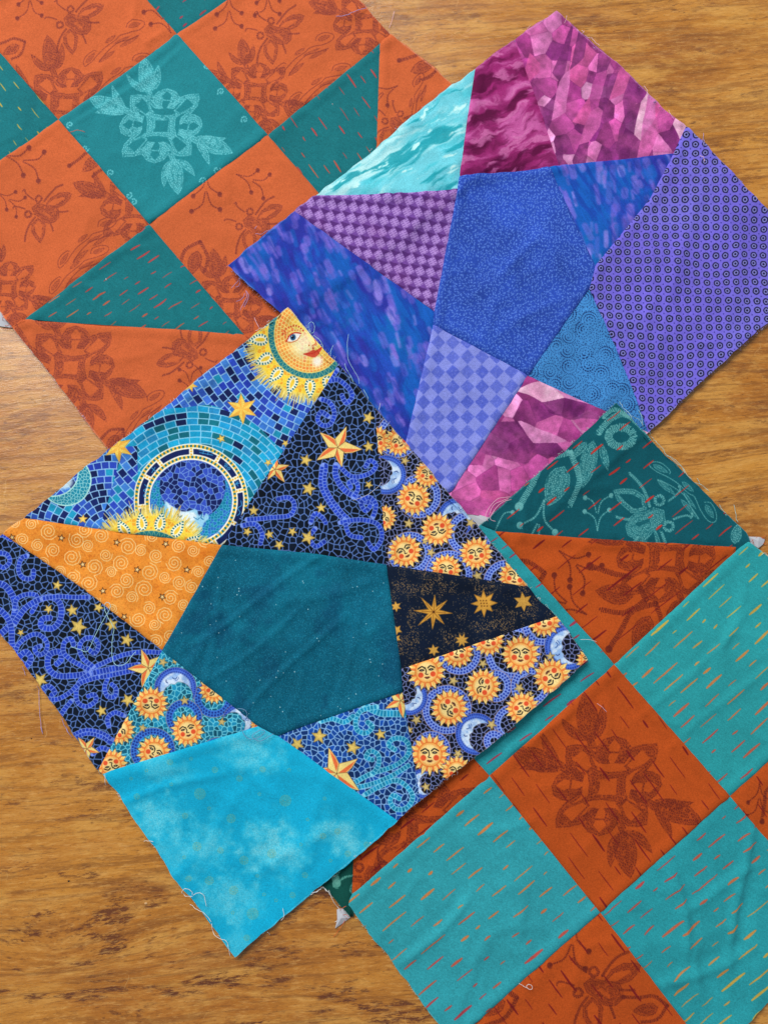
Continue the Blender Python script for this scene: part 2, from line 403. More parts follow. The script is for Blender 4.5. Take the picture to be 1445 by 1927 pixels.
def f_facets(seed, size=26., rotd=30., stretch=1.5):
    def f(cv):
        wx = (fbm(cv.px * .015, cv.py * .015, seed) - .5) * 9; wy = (fbm(cv.px * .015, cv.py * .015, seed + 9) - .5) * 9
        pal = np.array([C3(196, 92, 158), C3(210, 118, 180), C3(172, 68, 140), C3(128, 46, 110), C3(206, 104, 170), C3(144, 50, 118), C3(220, 146, 196), C3(202, 84, 148), C3(186, 76, 148), C3(122, 40, 110)])
        u, v = rot(cv.px + wx, cv.py + wy, rotd)
        e, h_, cx, cy = voro(u / size / stretch, v / size, seed, 1.)
        cv.c[:] = pal[np.floor(h_ * 10).astype(int)]
        g = (u / size / stretch - cx) * np.cos(h_ * 20) + (v / size - cy) * np.sin(h_ * 20); cv.c[:] *= (1 + .3 * g)[..., None]
        u, v = rot(cv.px - wx, cv.py + wy, rotd + 62)
        e2, h3, _, _ = voro(u / size / 1.9 / stretch, v / size / .62, seed + 3, 1.)
        cv.mix((h3 > .62) * .85, pal[np.floor(h3 * 97 % 10).astype(int)]); cv.mix((h3 > .91) * .9, C3(234, 190, 212)); cv.mix((h3 < .14) * .8, C3(104, 34, 96))
        cv.mix(ss(.035, .0, e) * .35 * (h3 < .62), C3(90, 24, 84))
        cv.mix(ss(.45, .75, fbm(cv.px * .03, cv.py * .03, seed + 5)) * .3, C3(196, 84, 148))
        cv.mix(ss(.3, .7, fbm(cv.px * .045, cv.py * .045, seed + 15)) * .2, C3(204, 104, 168)); cv.c[:] *= (1 + .42 * (fbm(cv.px * .10, cv.py * .10, seed + 2) - .5))[..., None]
    return f
def f_tinyleaf(cv):
    dye(cv, C3(42, 76, 178), .12, .02, 7)
    for k, (cell, th) in enumerate(((5.6, 0), (6.6, .1))):
        e, h_, cx, cy = voro(cv.px / cell + k * 3.3, cv.py / cell + k * 7.7, 70 + k, .8)
        dx = (cv.px / cell + k * 3.3 - cx) * cell; dy = (cv.py / cell + k * 7.7 - cy) * cell
        a = h_ * 6.283; u = dx * np.cos(a) + dy * np.sin(a); v = -dx * np.sin(a) + dy * np.cos(a) + .12 * u * u * (h_ - .5)
        cv.mix(ss(1.25, .5, np.sqrt((u / 2.2) ** 2 + (v / .85) ** 2)) * (h_ > .1) * .62, C3(122, 166, 244))
    cv.c[:] *= (1 + .10 * (fbm(cv.px * .02, cv.py * .02, 9) - .5))[..., None]
def f_rings(cv):
    dye(cv, C3(116, 104, 216), .07, .012, 8)
    cv.mix(ss(.42, .7, fbm(cv.px * .010, cv.py * .010, 77)) * .5, C3(122, 118, 216))
    ax, ay = np.array((18.3, .4)), np.array((.3, 17.3))
    Ai = np.linalg.inv(np.array([ax, ay]).T)
    x = cv.px - 1287 + (vn(cv.px * .012, cv.py * .012, 3) - .5) * 9; y = cv.py - 273 + (vn(cv.px * .012, cv.py * .012, 4) - .5) * 9
    s_ = Ai[0, 0] * x + Ai[0, 1] * y; t_ = Ai[1, 0] * x + Ai[1, 1] * y
    i, j = np.floor(s_ + .5), np.floor(t_ + .5); hj = h2(i, j, 5)
    dx = (s_ - i) * 18.3 + (hj - .5) * 1.6; dy = (t_ - j) * 17.3 + (h2(i, j, 6) - .5) * 1.6
    ang = np.arctan2(dy, dx); d = np.hypot(dx * (1 + .1 * (hj - .5)), dy) * (1 + .03 * np.sin(ang * 5 + hj * 9))
    cv.mix(ss(6.0, 5.0, d), C3(138, 138, 214)); cv.mix(ss(1.5, .75, np.abs(d - 5.3)) * .96, C3(20, 18, 54)); cv.mix(ss(2.7, 1.5, d), C3(16, 18, 50))
    i2, j2 = np.floor(s_), np.floor(t_); dx = (s_ - i2 - .5) * 18.3; dy = (t_ - j2 - .5) * 17.3
    cv.mix(ss(1.7, .7, np.hypot(dx, dy)) * .8, C3(36, 30, 110))
def f_paisley(cv):
    dye(cv, C3(66, 138, 204), .07, .02, 9)
    e, h_, cx, cy = voro(cv.px / 34., cv.py / 34., 81, .7)
    dx = (cv.px / 34. - cx) * 34; dy = (cv.py / 34. - cy) * 34; a = np.arctan2(dy, dx) * np.where(h_ > .5, 1, -1) + h_ * 6; d = np.hypot(dx, dy)
    # dotted spirals of growing size
    turn = (d / 5.2 - a / 6.283); k = np.floor(turn); fr = (turn - k - .5) * 5.2
    arcp = a * (k + .8) * 5.2 / 3.4; fa = (arcp - np.floor(arcp) - .5) * 3.4
    size = .65 + .75 * ss(-.5, 1.5, np.sin(a + h_ * 20))
    cv.mix(ss(size + .5, size - .3, np.hypot(fr, fa)) * (d < 17) * .9, C3(14, 34, 84))
    e2, h3, cx, cy = voro(cv.px / 4.2, cv.py / 4.2, 88, .9)
    dd = np.hypot(cv.px / 4.2 - cx, cv.py / 4.2 - cy) * 4.2
    cv.mix(ss(1.2, .5, dd) * (d > 15) * .85, C3(14, 34, 84)); cv.mix(ss(1.0, .4, dd) * (d <= 15) * .25, C3(14, 34, 84))
def f_diamonds(cv):
    ax, ay = np.array((13.7, 13.9)), np.array((13.7, -14.2))
    Ai = np.linalg.inv(np.array([ax, ay]).T); x = cv.px - 837.5 - 13.7; y = cv.py - 632
    s_ = Ai[0, 0] * x + Ai[0, 1] * y; t_ = Ai[1, 0] * x + Ai[1, 1] * y
    i, j = np.floor(s_), np.floor(t_); par = (i + j) % 2; fs, ft = s_ - i, t_ - j
    e = np.minimum(np.minimum(fs, 1 - fs), np.minimum(ft, 1 - ft)) * 19.5
    dye(cv, C3(132, 142, 222), .03, .02, 10)
    st_ = np.sin((np.where(h2(i, j, 3) > .5, cv.px + cv.py, cv.px - cv.py)) * 1.5)
    cv.c[:] *= (1 + .04 * st_)[..., None]
    k = .82 + .35 * h2(i, j, 4)
    cv.mix(ss(-.2, .8, e) * (par > .5) * k * .9, C3(82, 98, 200))
    cv.mix((par > .5) * ss(.62, .8, vn(cv.px * .5, cv.py * .5, 5)) * .35, C3(140, 150, 226))
    cv.mix(ss(1.1, .2, e) * .25, C3(112, 122, 214))

def mosaic(cv, cell, tile, grout, seed, var=.5, gw=.055, sl=(slice(None), slice(None))):
    px, py = cv.px[sl], cv.py[sl]
    e, h_, _, _ = voro(px / cell, py / cell, seed, .95)
    t1 = np.asarray(tile); b = t1[None, None] * (1 + var * (h_ - .5))[..., None] * (1 + .1 * (h2(np.floor(px), np.floor(py), 4) - .5))[..., None]
    cv.c[sl] = b; m_ = ss(gw + .07, gw - .01, e); cv.put(sl, m_, grout)
def orangestar(cv, x, y, R, a0, n=5, col=(232, 112, 62)):
    for i in range(n):
        a = a0 + 2 * math.pi * i / n
        L = R * (1 + .12 * math.sin(i * 2.3)); q = lambda t, r: (x + r * math.cos(a + t), y + r * math.sin(a + t))
        out = [(x, y), q(.63, L * .40), q(.33, L * .66), q(.08, L * 1.04), q(-.14, L * .66), q(-.63, L * .40)]
        cv.fill(out, C3(90, 50, 30), .8, grow=.9); cv.fill(out, C3(240, 214, 128))
        cv.fill([q(.3, L * .08), q(.56, L * .38), q(.28, L * .66), q(.09, L * .93), q(.10, L * .5)], C3(*col))
SWB, SWG = C3(34, 64, 184), C3(122, 150, 234)
def f_swirl(tendrils, stars, ostars, o, s_, cell=11.4, tile=C3(8, 20, 36), grout=C3(92, 124, 190), sc=SWB, sg=SWG, w=8.6):
    def f(cv):
        mosaic(cv, cell, tile, grout, 101, .7, .05)
        Q = lambda pts: [(o[0] + x / s_, o[1] + y / s_) for x, y in pts]
        for t in tendrils:
            ww, rows = w, 1
            if isinstance(t[0], (int, float)): ww, rows, t = t[0], 2 if t[0] > 12 else 1, t[1:]
            cv.tiles(crv(Q(t), 5), ww, sc, sg, 6.2, rows)
        for x, y, r in stars: (a, b), = Q([(x, y)]); cv.gold(a, b, r)
        for x, y, r, a0 in ostars: (a, b), = Q([(x, y)]); orangestar(cv, a, b, r, a0)
    return f
def sunface(cv, x, y, R, a0=0., half=False):
    """R = outer radius of the rays, a0 = turn of the face"""
    rs = random.Random(int(x * 7 + y)); n = 16; L = lambda u, v: (x + R * (u * math.cos(a0) - v * math.sin(a0)), y + R * (u * math.sin(a0) + v * math.cos(a0)))
    cv.fill(starpts(x, y, R * 1.04, R * .74, n, a0, .04, rs), C3(96, 60, 30), .7, grow=.5)
    cv.fill(starpts(x, y, R, R * .70, n, a0, .05, rs), C3(250, 222, 140))
    for i in range(n):
        a = a0 + 2 * math.pi * (i + .5) / n + rs.uniform(-.05, .05)
        cv.fill(leaf(x + R * .5 * math.cos(a), y + R * .5 * math.sin(a), x + R * .86 * math.cos(a), y + R * .86 * math.sin(a), R * .13), C3(238, 122, 58), .9)
        a += math.pi / n
        cv.fill(leaf(x + R * .55 * math.cos(a), y + R * .55 * math.sin(a), x + R * .88 * math.cos(a), y + R * .88 * math.sin(a), R * .12), C3(250, 190, 92), .9)
    cv.disc(x, y, R * .60, C3(222, 112, 44)); cv.disc(x, y, R * .565, C3(246, 168, 84)); cv.disc(x, y, R * .48, C3(250, 206, 128), soft=R * .06); cv.disc(*L(.02, -.12), R * .3, C3(252, 226, 150), .8, soft=3)
    for sx in (-1, 1):
        cv.disc(*L(sx * .31, .16), R * .135, C3(226, 74, 40), .92, soft=.8)
        cv.fill([L(sx * .24 + q[0] * .15, -.08 + q[1] * .07) for q in ((-1, 0), (-.3, -1), (.4, -.9), (1, .1), (.2, .8), (-.5, .7))], C3(30, 26, 26), .92)
        cv.disc(*L(sx * .24, -.085), R * .025, C3(250, 236, 200), .8)
        cv.stroke([L(*q) for q in crv([(sx * .08, -.17), (sx * .22, -.27), (sx * .42, -.17)], 4)], R * .06, C3(28, 22, 24))
    cv.stroke([L(*q) for q in crv([(-.06, -.2), (-.02, 0), (-.07, .12), (.05, .15)], 4)], R * .045, C3(28, 22, 24))
    cv.fill([L(q[0] * .16, .31 + q[1] * .07) for q in ((-1, -.1), (-.4, -.8), (0, -.4), (.4, -.8), (1, -.1), (.3, .9), (-.3, .9))], C3(26, 22, 24), .9)
    cv.stroke([L(-.13, .31), L(.13, .31)], R * .03, C3(190, 70, 50), .8)
def moonface(cv, x, y, R, a0=0., blue=(74, 112, 214), tile=(36, 62, 158)):
    """crescent with a profile; opening towards a0"""
    ca, sa = math.cos(a0), math.sin(a0); sl = cv.win(x - R - 3, y - R - 3, x + R + 3, y + R + 3)
    if sl is None: return
    dx, dy = cv.px[sl] - x, cv.py[sl] - y; u = dx * ca + dy * sa; v = -dx * sa + dy * ca; d = np.hypot(dx, dy); th = np.arctan2(v, u)
    prof = .10 * R * np.exp(-((v) / (.12 * R)) ** 2) + .05 * R * np.exp(-((v - .3 * R) / (.07 * R)) ** 2)
    d2 = np.hypot(u - .42 * R, v) + prof
    mo = ss(R + .6, R - .6, d) * ss(.72 * R - .6, .72 * R + .6, d2)
    cv.put(sl, ss(R + 1.6, R + .4, d) * ss(.72 * R - 1.6, .72 * R - .4, d2) * .6, C3(150, 110, 90))
    cv.put(sl, mo, C3(*blue))
    for k in range(2):
        rr = R * (.93 - .16 * k); p_ = th * rr / 4.2 + k * .5; fp = (p_ - np.floor(p_) - .5) * 4.2
        cv.put(sl, mo * ss(1.75, 1.1, np.maximum(np.abs(fp), np.abs(d - rr) * .9)), C3(*tile))
    face = ss(.80 * R, .68 * R, d) * mo
    cv.put(sl, face * .95, C3(150, 188, 236)); cv.put(sl, face * ss(.3, .7, fbm(cv.px[sl] * .12, cv.py[sl] * .12, 7)) * .8, C3(224, 236, 248))
    L = lambda a, b: (x + R * (a * ca - b * sa), y + R * (a * sa + b * ca))
    cv.stroke([L(*q) for q in crv([(-.5, -.22), (-.42, -.1), (-.52, .02)], 4)], 1.3, C3(40, 70, 140)); cv.stroke([L(*q) for q in crv([(-.46, -.3), (-.36, -.2), (-.36, -.08)], 4)], 1., C3(60, 90, 160))
    cv.stroke([L(*q) for q in crv([(-.34, .3), (-.42, .36), (-.5, .33)], 4)], 1.4, C3(30, 50, 120))
def haloarc(cv, x, y, R, rin=0, blue=(132, 160, 236), tile=(34, 58, 164)):
    sl = cv.win(x - R - 3, y - R - 3, x + R + 3, y + R + 3)
    if sl is None: return
    dx, dy = cv.px[sl] - x, cv.py[sl] - y; d = np.hypot(dx, dy); th = np.arctan2(dy, dx)
    cv.put(sl, ss(1.0, .3, np.abs(d - R)) * .7, C3(176, 130, 120))
    cv.put(sl, ss(R - .2, R - 1, d) * ss(R - 14, R - 12.5, d), C3(*blue))
    for k in range(2):
        rr = R - 3.8 - 5.2 * k; pit = 5.8; p_ = th * rr / pit + h2(k, 1, 3); fp = (p_ - np.floor(p_) - .5) * pit
        cv.put(sl, ss(2.1, 1.5, np.maximum(np.abs(fp), np.abs(d - rr))) * (d < R), C3(*tile))
def f_suns(suns, moons, halos, stars, o, s_, tile=C3(8, 12, 24), grout=C3(120, 132, 186), turq=False):
    def f(cv):
        mosaic(cv, 8.6, tile, grout, 131, .6, .06)
        Q = lambda x, y: (o[0] + x / s_, o[1] + y / s_)
        for x, y, R in halos: haloarc(cv, *Q(x, y), R, 0, *(((60, 120, 214), (26, 52, 140)) if turq else ()))
        for x, y, R, a in moons: moonface(cv, *Q(x, y), R * .92, a)
        for x, y, r in stars: cv.gold(*Q(x, y), r, col=(190, 166, 104))
        for x, y, R, a in suns: sunface(cv, *Q(x, y), R * 1.07, a)
    return f
def f_glitter(cv):
    dye(cv, C3(4, 92, 118), .1, .012, 12, .16)
    u, v = rot(cv.px, cv.py, 62)
    cv.mix(ss(.5, .75, fbm(cv.px * .012, cv.py * .012, 14)) * .5, C3(10, 122, 148)); cv.mix(ss(.5, .3, fbm(cv.px * .016, cv.py * .016, 17)) * .55, C3(2, 66, 98))
    hh = h2(np.floor(cv.px / 1.2), np.floor(cv.py / 1.2), 15); cv.mix((hh > .90) * .32, C3(90, 186, 214)); cv.mix((h2(np.floor(cv.px / 1.7), np.floor(cv.py / 1.7), 16) > .9985) * .8, C3(210, 236, 240))
def f_navy(cv):
    dye(cv, C3(10, 24, 46), .25, .02, 13)
    cl = ss(.48, .66, fbm(cv.px * .045, cv.py * .045, 18)); hh = h2(np.floor(cv.px / 1.5), np.floor(cv.py / 1.5), 19)
    cv.mix((hh > .74) * cl * .62, C3(168, 128, 76)); cv.mix((hh > .96) * .45, C3(178, 140, 84))
    o = lambda x, y: (700 + x / 3.44, 1040 + y / 3.44)
    x, y = o(395, 385)
    cv.fill(starpts(x, y, 34, 11, 8, -1.5, .12, random.Random(3)), C3(150, 104, 40), grow=.6); cv.fill(starpts(x, y, 31, 9.5, 8, -1.5, .12, random.Random(3)), C3(216, 158, 62))
    for i in range(8):
        a = -1.5 + i * math.pi / 4; cv.stroke([(x, y), (x + 22 * math.cos(a), y + 22 * math.sin(a))], 1.2, C3(120, 70, 24), .8)
    cv.disc(x, y, 2.2, C3(90, 50, 20))
    x, y = o(715, 330)
    cv.fill(starpts(x, y, 24, 12, 8, -1.6, .08, random.Random(5)), C3(150, 104, 40), grow=.6); cv.fill(starpts(x, y, 22, 11, 8, -1.6, .08, random.Random(5)), C3(210, 154, 62))
    for i in range(9): cv.disc(x + (i % 3 - 1) * 5.2 + (i // 3 - 1), y + (i // 3 - 1) * 5, 1.4, C3(120, 74, 28))
    for q in ((965, 320, 18, 6), (155, 350, 10, 6), (395, 630, 11, 6), (575, 565, 13, 8), (160, 500, 10, 5), (160, 555, 8, 5), (-30, 30, 9, 6)):
        x, y = o(q[0], q[1]); cv.fill(starpts(x, y, q[2] + 1.2, q[2] * .55, q[3], .4), C3(120, 84, 34)); cv.fill(starpts(x, y, q[2], q[2] * .46, q[3], .4), C3(206, 156, 70))
def f_cyan(cv):
    dye(cv, C3(14, 168, 208), .05, .008, 14, .05)
    o = lambda x, y: (180 + x / 2.408, 1360 + y / 2.408)
    nz = fbm(cv.px * .06, cv.py * .06, 21, 4); sp = h2(np.floor(cv.px / 1.2), np.floor(cv.py / 1.2), 22)
    for x, y, r, k, sq in ((290, 430, 38, .8, 1.2), (700, 110, 40, .8, 1.2), (300, 190, 30, .6, 1.6), (510, 560, 40, .75, 1), (800, 570, 46, 1, 1.1), (1100, 490, 30, .85, 1.4), (650, 770, 34, .6, 1.2), (340, 580, 34, .4, 1), (520, 800, 30, .5, 1.2), (640, 1010, 34, .5, 1), (1180, 560, 30, .5, 1)):
        X_, Y_ = o(x, y); u, v = rot(cv.px - X_, cv.py - Y_, 25); d = np.hypot(u / sq, v) / (r * 1.25)
        cv.mix(np.clip(ss(1.35, .1, d + (nz - .5) * 1.5) * k * (.45 + .75 * sp), 0, 1) * .9, C3(120, 212, 228))
    rs = random.Random(4)
    for q in ((345, 175, 18), (438, 160, 12), (168, 250, 10), (195, 330, 14), (350, 275, 9), (478, 318, 27), (410, 418, 13), (518, 385, 12), (618, 430, 19), (862, 350, 27), (745, 320, 8), (655, 250, 14), (760, 208, 16), (965, 430, 11), (1042, 333, 10), (465, 555, 22), (570, 575, 18), (408, 603, 11), (675, 620, 22), (520, 710, 24), (428, 700, 18), (628, 755, 20), (715, 860, 26), (820, 800, 11), (895, 775, 15), (952, 682, 13), (690, 965, 14), (1145, 580, 16), (1035, 500, 14), (935, 540, 10), (1068, 612, 10), (735, 690, 10), (765, 775, 10), (625, 855, 10), (240, 212, 12), (545, 210, 15), (880, 210, 12), (1230, 540, 14), (1100, 480, 18), (800, 590, 22)):
        X_, Y_ = o(q[0], q[1]); R = q[2] / 2.408; k = 0
        for ring in range(1, 7):
            r_ = ring * 2.5
            if r_ > R: break
            for i in range(int(ring * 5)):
                a = i / int(ring * 5) * 6.283 + ring; cv.disc(X_ + r_ * math.cos(a), Y_ + r_ * math.sin(a), .8, C3(158, 166, 100), .8, soft=.45)
def f_spirals(cv):
    dye(cv, C3(236, 146, 52), .08, .02, 15, .05)
    cv.mix(ss(.5, .75, fbm(cv.px * .02, cv.py * .02, 23)) * .5, C3(206, 108, 24)); cv.mix(ss(.55, .8, fbm(cv.px * .013, cv.py * .013, 29)) * .4, C3(246, 176, 80))
    cv.mix((fbm(cv.px * .35, cv.py * .35, 24, 2) > .66) * .3, C3(186, 84, 20))
    rs = random.Random(8); W_ = C3(250, 222, 160)
    o = lambda x, y: (x / 3.61, 980 + y / 3.61)
    for i, (x, y, r) in enumerate(((232, 25, 46), (172, 130, 46), (120, 20, 40), (270, 170, 44), (345, 75, 60), (375, 205, 54), (535, 135, 58), (500, 250, 62), (610, 170, 44), (590, 65, 56), (700, 105, 54), (730, 235, 46), (650, 315, 60), (765, 350, 40), (510, 385, 52), (420, 345, 40), (835, 290, 60), (880, 180, 64), (970, 205, 44), (1070, 240, 50), (1040, 110, 48), (1225, 175, 50), (1320, 205, 44), (1400, 130, 54), (1195, 290, 58), (1025, 350, 62), (1130, 385, 44), (870, 405, 54), (805, 480, 54), (615, 425, 60), (905, 520, 44), (990, 465, 64), (1020, 595, 48), (1165, 525, 56), (1230, 420, 50), (1355, 350, 44), (1310, 450, 48), (1255, 570, 44), (1130, 640, 60), (950, 670, 56), (1060, 705, 44), (780, 600, 40), (1160, 785, 50), (1070, 820, 50), (660, 550, 40), (1430, 280, 44), (310, 290, 44), (880, 730, 30), (700, 620, 34))):
        X_, Y_ = o(x, y); cv.stroke(spiral(X_, Y_, r / 3.61, 2.6, i * 1.7, 1 if i % 3 else -1, 9), 1.35, W_, .85)
    for x, y in ((103, 118), (430, 120), (805, 150), (1135, 160), (572, 298), (945, 335), (1280, 335), (712, 478), (1110, 518), (858, 653)):
        X_, Y_ = o(x, y); a0 = (x % 7) * .4
        cv.fill(starpts(X_, Y_, 7, 3, 5, a0), C3(92, 48, 20), grow=.5); cv.fill(starpts(X_, Y_, 4.6, 2, 5, a0), C3(246, 214, 150))

def bricks(cv, cx, cy, sel, rowh, blen, pal, grout, seed, prob=None, ph=0., warp=0.):
    px, py = cv.px, cv.py
    dx, dy = px - cx, py - cy
    d = np.hypot(dx, dy) + warp * np.sin(np.arctan2(dy, dx) * 7 + ph) + (vn(px * .03, py * .03, seed) - .5) * 2
    r_ = np.floor(d / rowh); fr = (d / rowh - r_) * rowh
    rad = (r_ + .5) * rowh; n = np.maximum(6, np.floor(2 * math.pi * rad / blen)); th = (np.arctan2(dy, dx) / (2 * math.pi) + .5) * n + h2(r_, 3, seed) * 5
    i = np.floor(th); wj = .25 * (h2(i, r_, seed + 4) - .5); f = (th - i); f1 = f * blen
    g = np.minimum(np.minimum(f1, blen - f1), np.minimum(fr, rowh - fr))
    hh = h2(i, r_, seed + 1); idx = np.minimum((hh * len(pal)).astype(int), len(pal) - 1)
    c = np.array(pal)[idx] * (1 + .18 * (h2(i, r_, seed + 2) - .5))[..., None] * (1 + .14 * (fbm(px * .2, py * .2, 5, 2) - .5))[..., None]
    m_ = ss(.45, 1.3, g)[..., None]; c = np.asarray(grout) * (1 - m_) + c * m_
    s_ = sel.astype(np.float32)[..., None]; cv.c[:] = cv.c * (1 - s_) + c * s_
def petal(cv, x, y, a, r0, r1, w):
    q = [(x + r * math.cos(a) + t * math.sin(a), y + r * math.sin(a) - t * math.cos(a)) for r, t in [(r0 + (r1 - r0) * k, w * math.sin(math.pi * k ** .75) * .5) for k in (0, .15, .3, .5, .7, .85, 1)]]
    q2 = [(x + r * math.cos(a) - t * math.sin(a), y + r * math.sin(a) + t * math.cos(a)) for r, t in [(r0 + (r1 - r0) * k, w * math.sin(math.pi * k ** .75) * .5) for k in (0, .15, .3, .5, .7, .85, 1)]]
    pts = q + q2[::-1]
    cv.fill(pts, C3(250, 246, 214), grow=2.2)
    cv.stroke(pts + [pts[0]], 4.0, C3(20, 108, 120), 1., dash=5.2)
    cv.fill(leaf(x + (r0 + 5) * math.cos(a), y + (r0 + 5) * math.sin(a), x + (r1 - 8) * math.cos(a), y + (r1 - 8) * math.sin(a), w * .42), C3(244, 200, 50), .9)
def bigsun(cv, x, y, s_=1., face=True, fringe=(0, 6.283)):
    rs = random.Random(5)
    for i in range(460):
        a = rs.uniform(*fringe); r0 = 98 * s_; r1 = (116 + rs.uniform(-6, 13) + (12 if i % 17 == 0 else 0)) * s_; a2 = a + rs.uniform(-.04, .04)
        cv.stroke([(x + r0 * math.cos(a), y + r0 * math.sin(a)), (x + r1 * math.cos(a2), y + r1 * math.sin(a2))], 1.7, C3(246, 226, 130) if i % 3 else C3(214, 176, 62), .85, taper=.3)
    sl = cv.win(x - 122 * s_, y - 122 * s_, x + 122 * s_, y + 122 * s_)
    if sl is None: return
    px, py = cv.px[sl], cv.py[sl]; d = np.hypot(px - x, py - y) / s_; th = np.arctan2(py - y, px - x)
    cv.put(sl, ss(116, 108, d + 6 * vn(th * 40, d * .02, 3)), C3(246, 218, 92))
    e, h_, _, _ = voro(px / 6.6, py / 6.6, 151, .8)
    c = np.where((h_ > .6)[..., None], C3(242, 170, 50), C3(250, 212, 60)); cv.put(sl, ss(.04, .13, e)[..., None][..., 0] * (d < 106) * (d > 76), c)
    n = 17
    for i in range(n): petal(cv, x, y, 2 * math.pi * i / n + .1, 79 * s_, 112 * s_, 17 * s_)
    cv.put(sl, ss(80, 79, d), C3(30, 120, 132))
    tt = th * n * 3 / math.pi; tri = np.abs(((tt) % 2) - 1); dz = (d - 66.5) / 12
    cv.put(sl, ss(.10, .04, np.abs(tri - dz)) * (d > 66) * (d < 79) * .9, C3(214, 220, 140))
    cv.put(sl, ss(1.6, .8, np.abs(d - 66.5)) + ss(1.4, .6, np.abs(d - 79)), C3(232, 206, 112))
    # mosaic face disc, laid in rings
    r_ = np.floor(d / 6.2); f = (d / 6.2 - r_) * 6.2; nn = np.maximum(3, np.floor((r_ + .5) * 6.2 * 6.283 / 6.6)); q = (th / 6.283 + .5) * nn + r_ * .4; i = np.floor(q); fq = (q - i) * 6.6
    g = np.minimum(np.minimum(f, 6.2 - f), np.minimum(fq, 6.6 - fq)); hh = h2(i, r_, 9)
    rim = ss(30, 58, d - (px - x) * .12)[..., None]
    cA = C3(250, 214, 84) * (1 - rim) + C3(240, 156, 70) * rim; cA = np.where((hh > .75)[..., None], C3(242, 136, 66), cA)
    c = C3(250, 224, 130) * (1 - ss(.3, 1.1, g))[..., None] + cA * ss(.3, 1.1, g)[..., None]
    cv.put(sl, ss(66, 65, d), c)
    if not face: return
    P = lambda q: [(400 + a / 3.61, 580 + b / 3.61) for a, b in q]
    cv.put(sl, np.clip(ss(34, 6, np.hypot(px - 572, py - 652) * .9), 0, 1) * .75, C3(252, 246, 214))
    cv.put(sl, np.clip(ss(16, 3, np.hypot(px - 598, py - 683)), 0, 1) * .9, C3(255, 252, 240))
    RD = C3(206, 52, 40)
    cv.fill(P([(508, 232), (530, 205), (565, 190), (605, 195), (600, 210), (575, 232), (540, 240)]), C3(252, 250, 244)); cv.disc(*P([(553, 214)])[0], 5.4, C3(44, 96, 140)); cv.disc(*P([(551, 214)])[0], 2.6, C3(12, 20, 40)); cv.disc(*P([(546, 208)])[0], .9, C3(255, 255, 255))
    cv.stroke(P(crv([(505, 238), (530, 203), (565, 187), (608, 193)])), 2.1, RD); cv.stroke(P(crv([(505, 238), (540, 243), (580, 234), (604, 205)])), 1.3, C3(200, 90, 60))
    cv.stroke(P(crv([(482, 192), (505, 165), (545, 148), (590, 150), (625, 178)])), 3.0, C3(214, 72, 48), dash=5)
    cv.stroke(P(crv([(500, 200), (530, 178), (580, 172), (612, 182)])), 1.8, C3(228, 110, 70), dash=5)
    cv.stroke(P(crv([(690, 205), (700, 235), (710, 262), (690, 275)])), 1.8, C3(224, 120, 70)); cv.disc(*P([(690, 292)])[0], 1.8, C3(190, 70, 40)); cv.disc(*P([(662, 272)])[0], 1.4, C3(200, 90, 50))
    cv.fill(P(crv([(622, 322), (660, 312), (690, 300), (710, 305), (750, 285), (735, 320), (700, 345), (665, 340)], 3, True)), C3(222, 84, 58)); cv.stroke(P(crv([(622, 322), (665, 322), (700, 316), (752, 288)])), 1.6, RD)
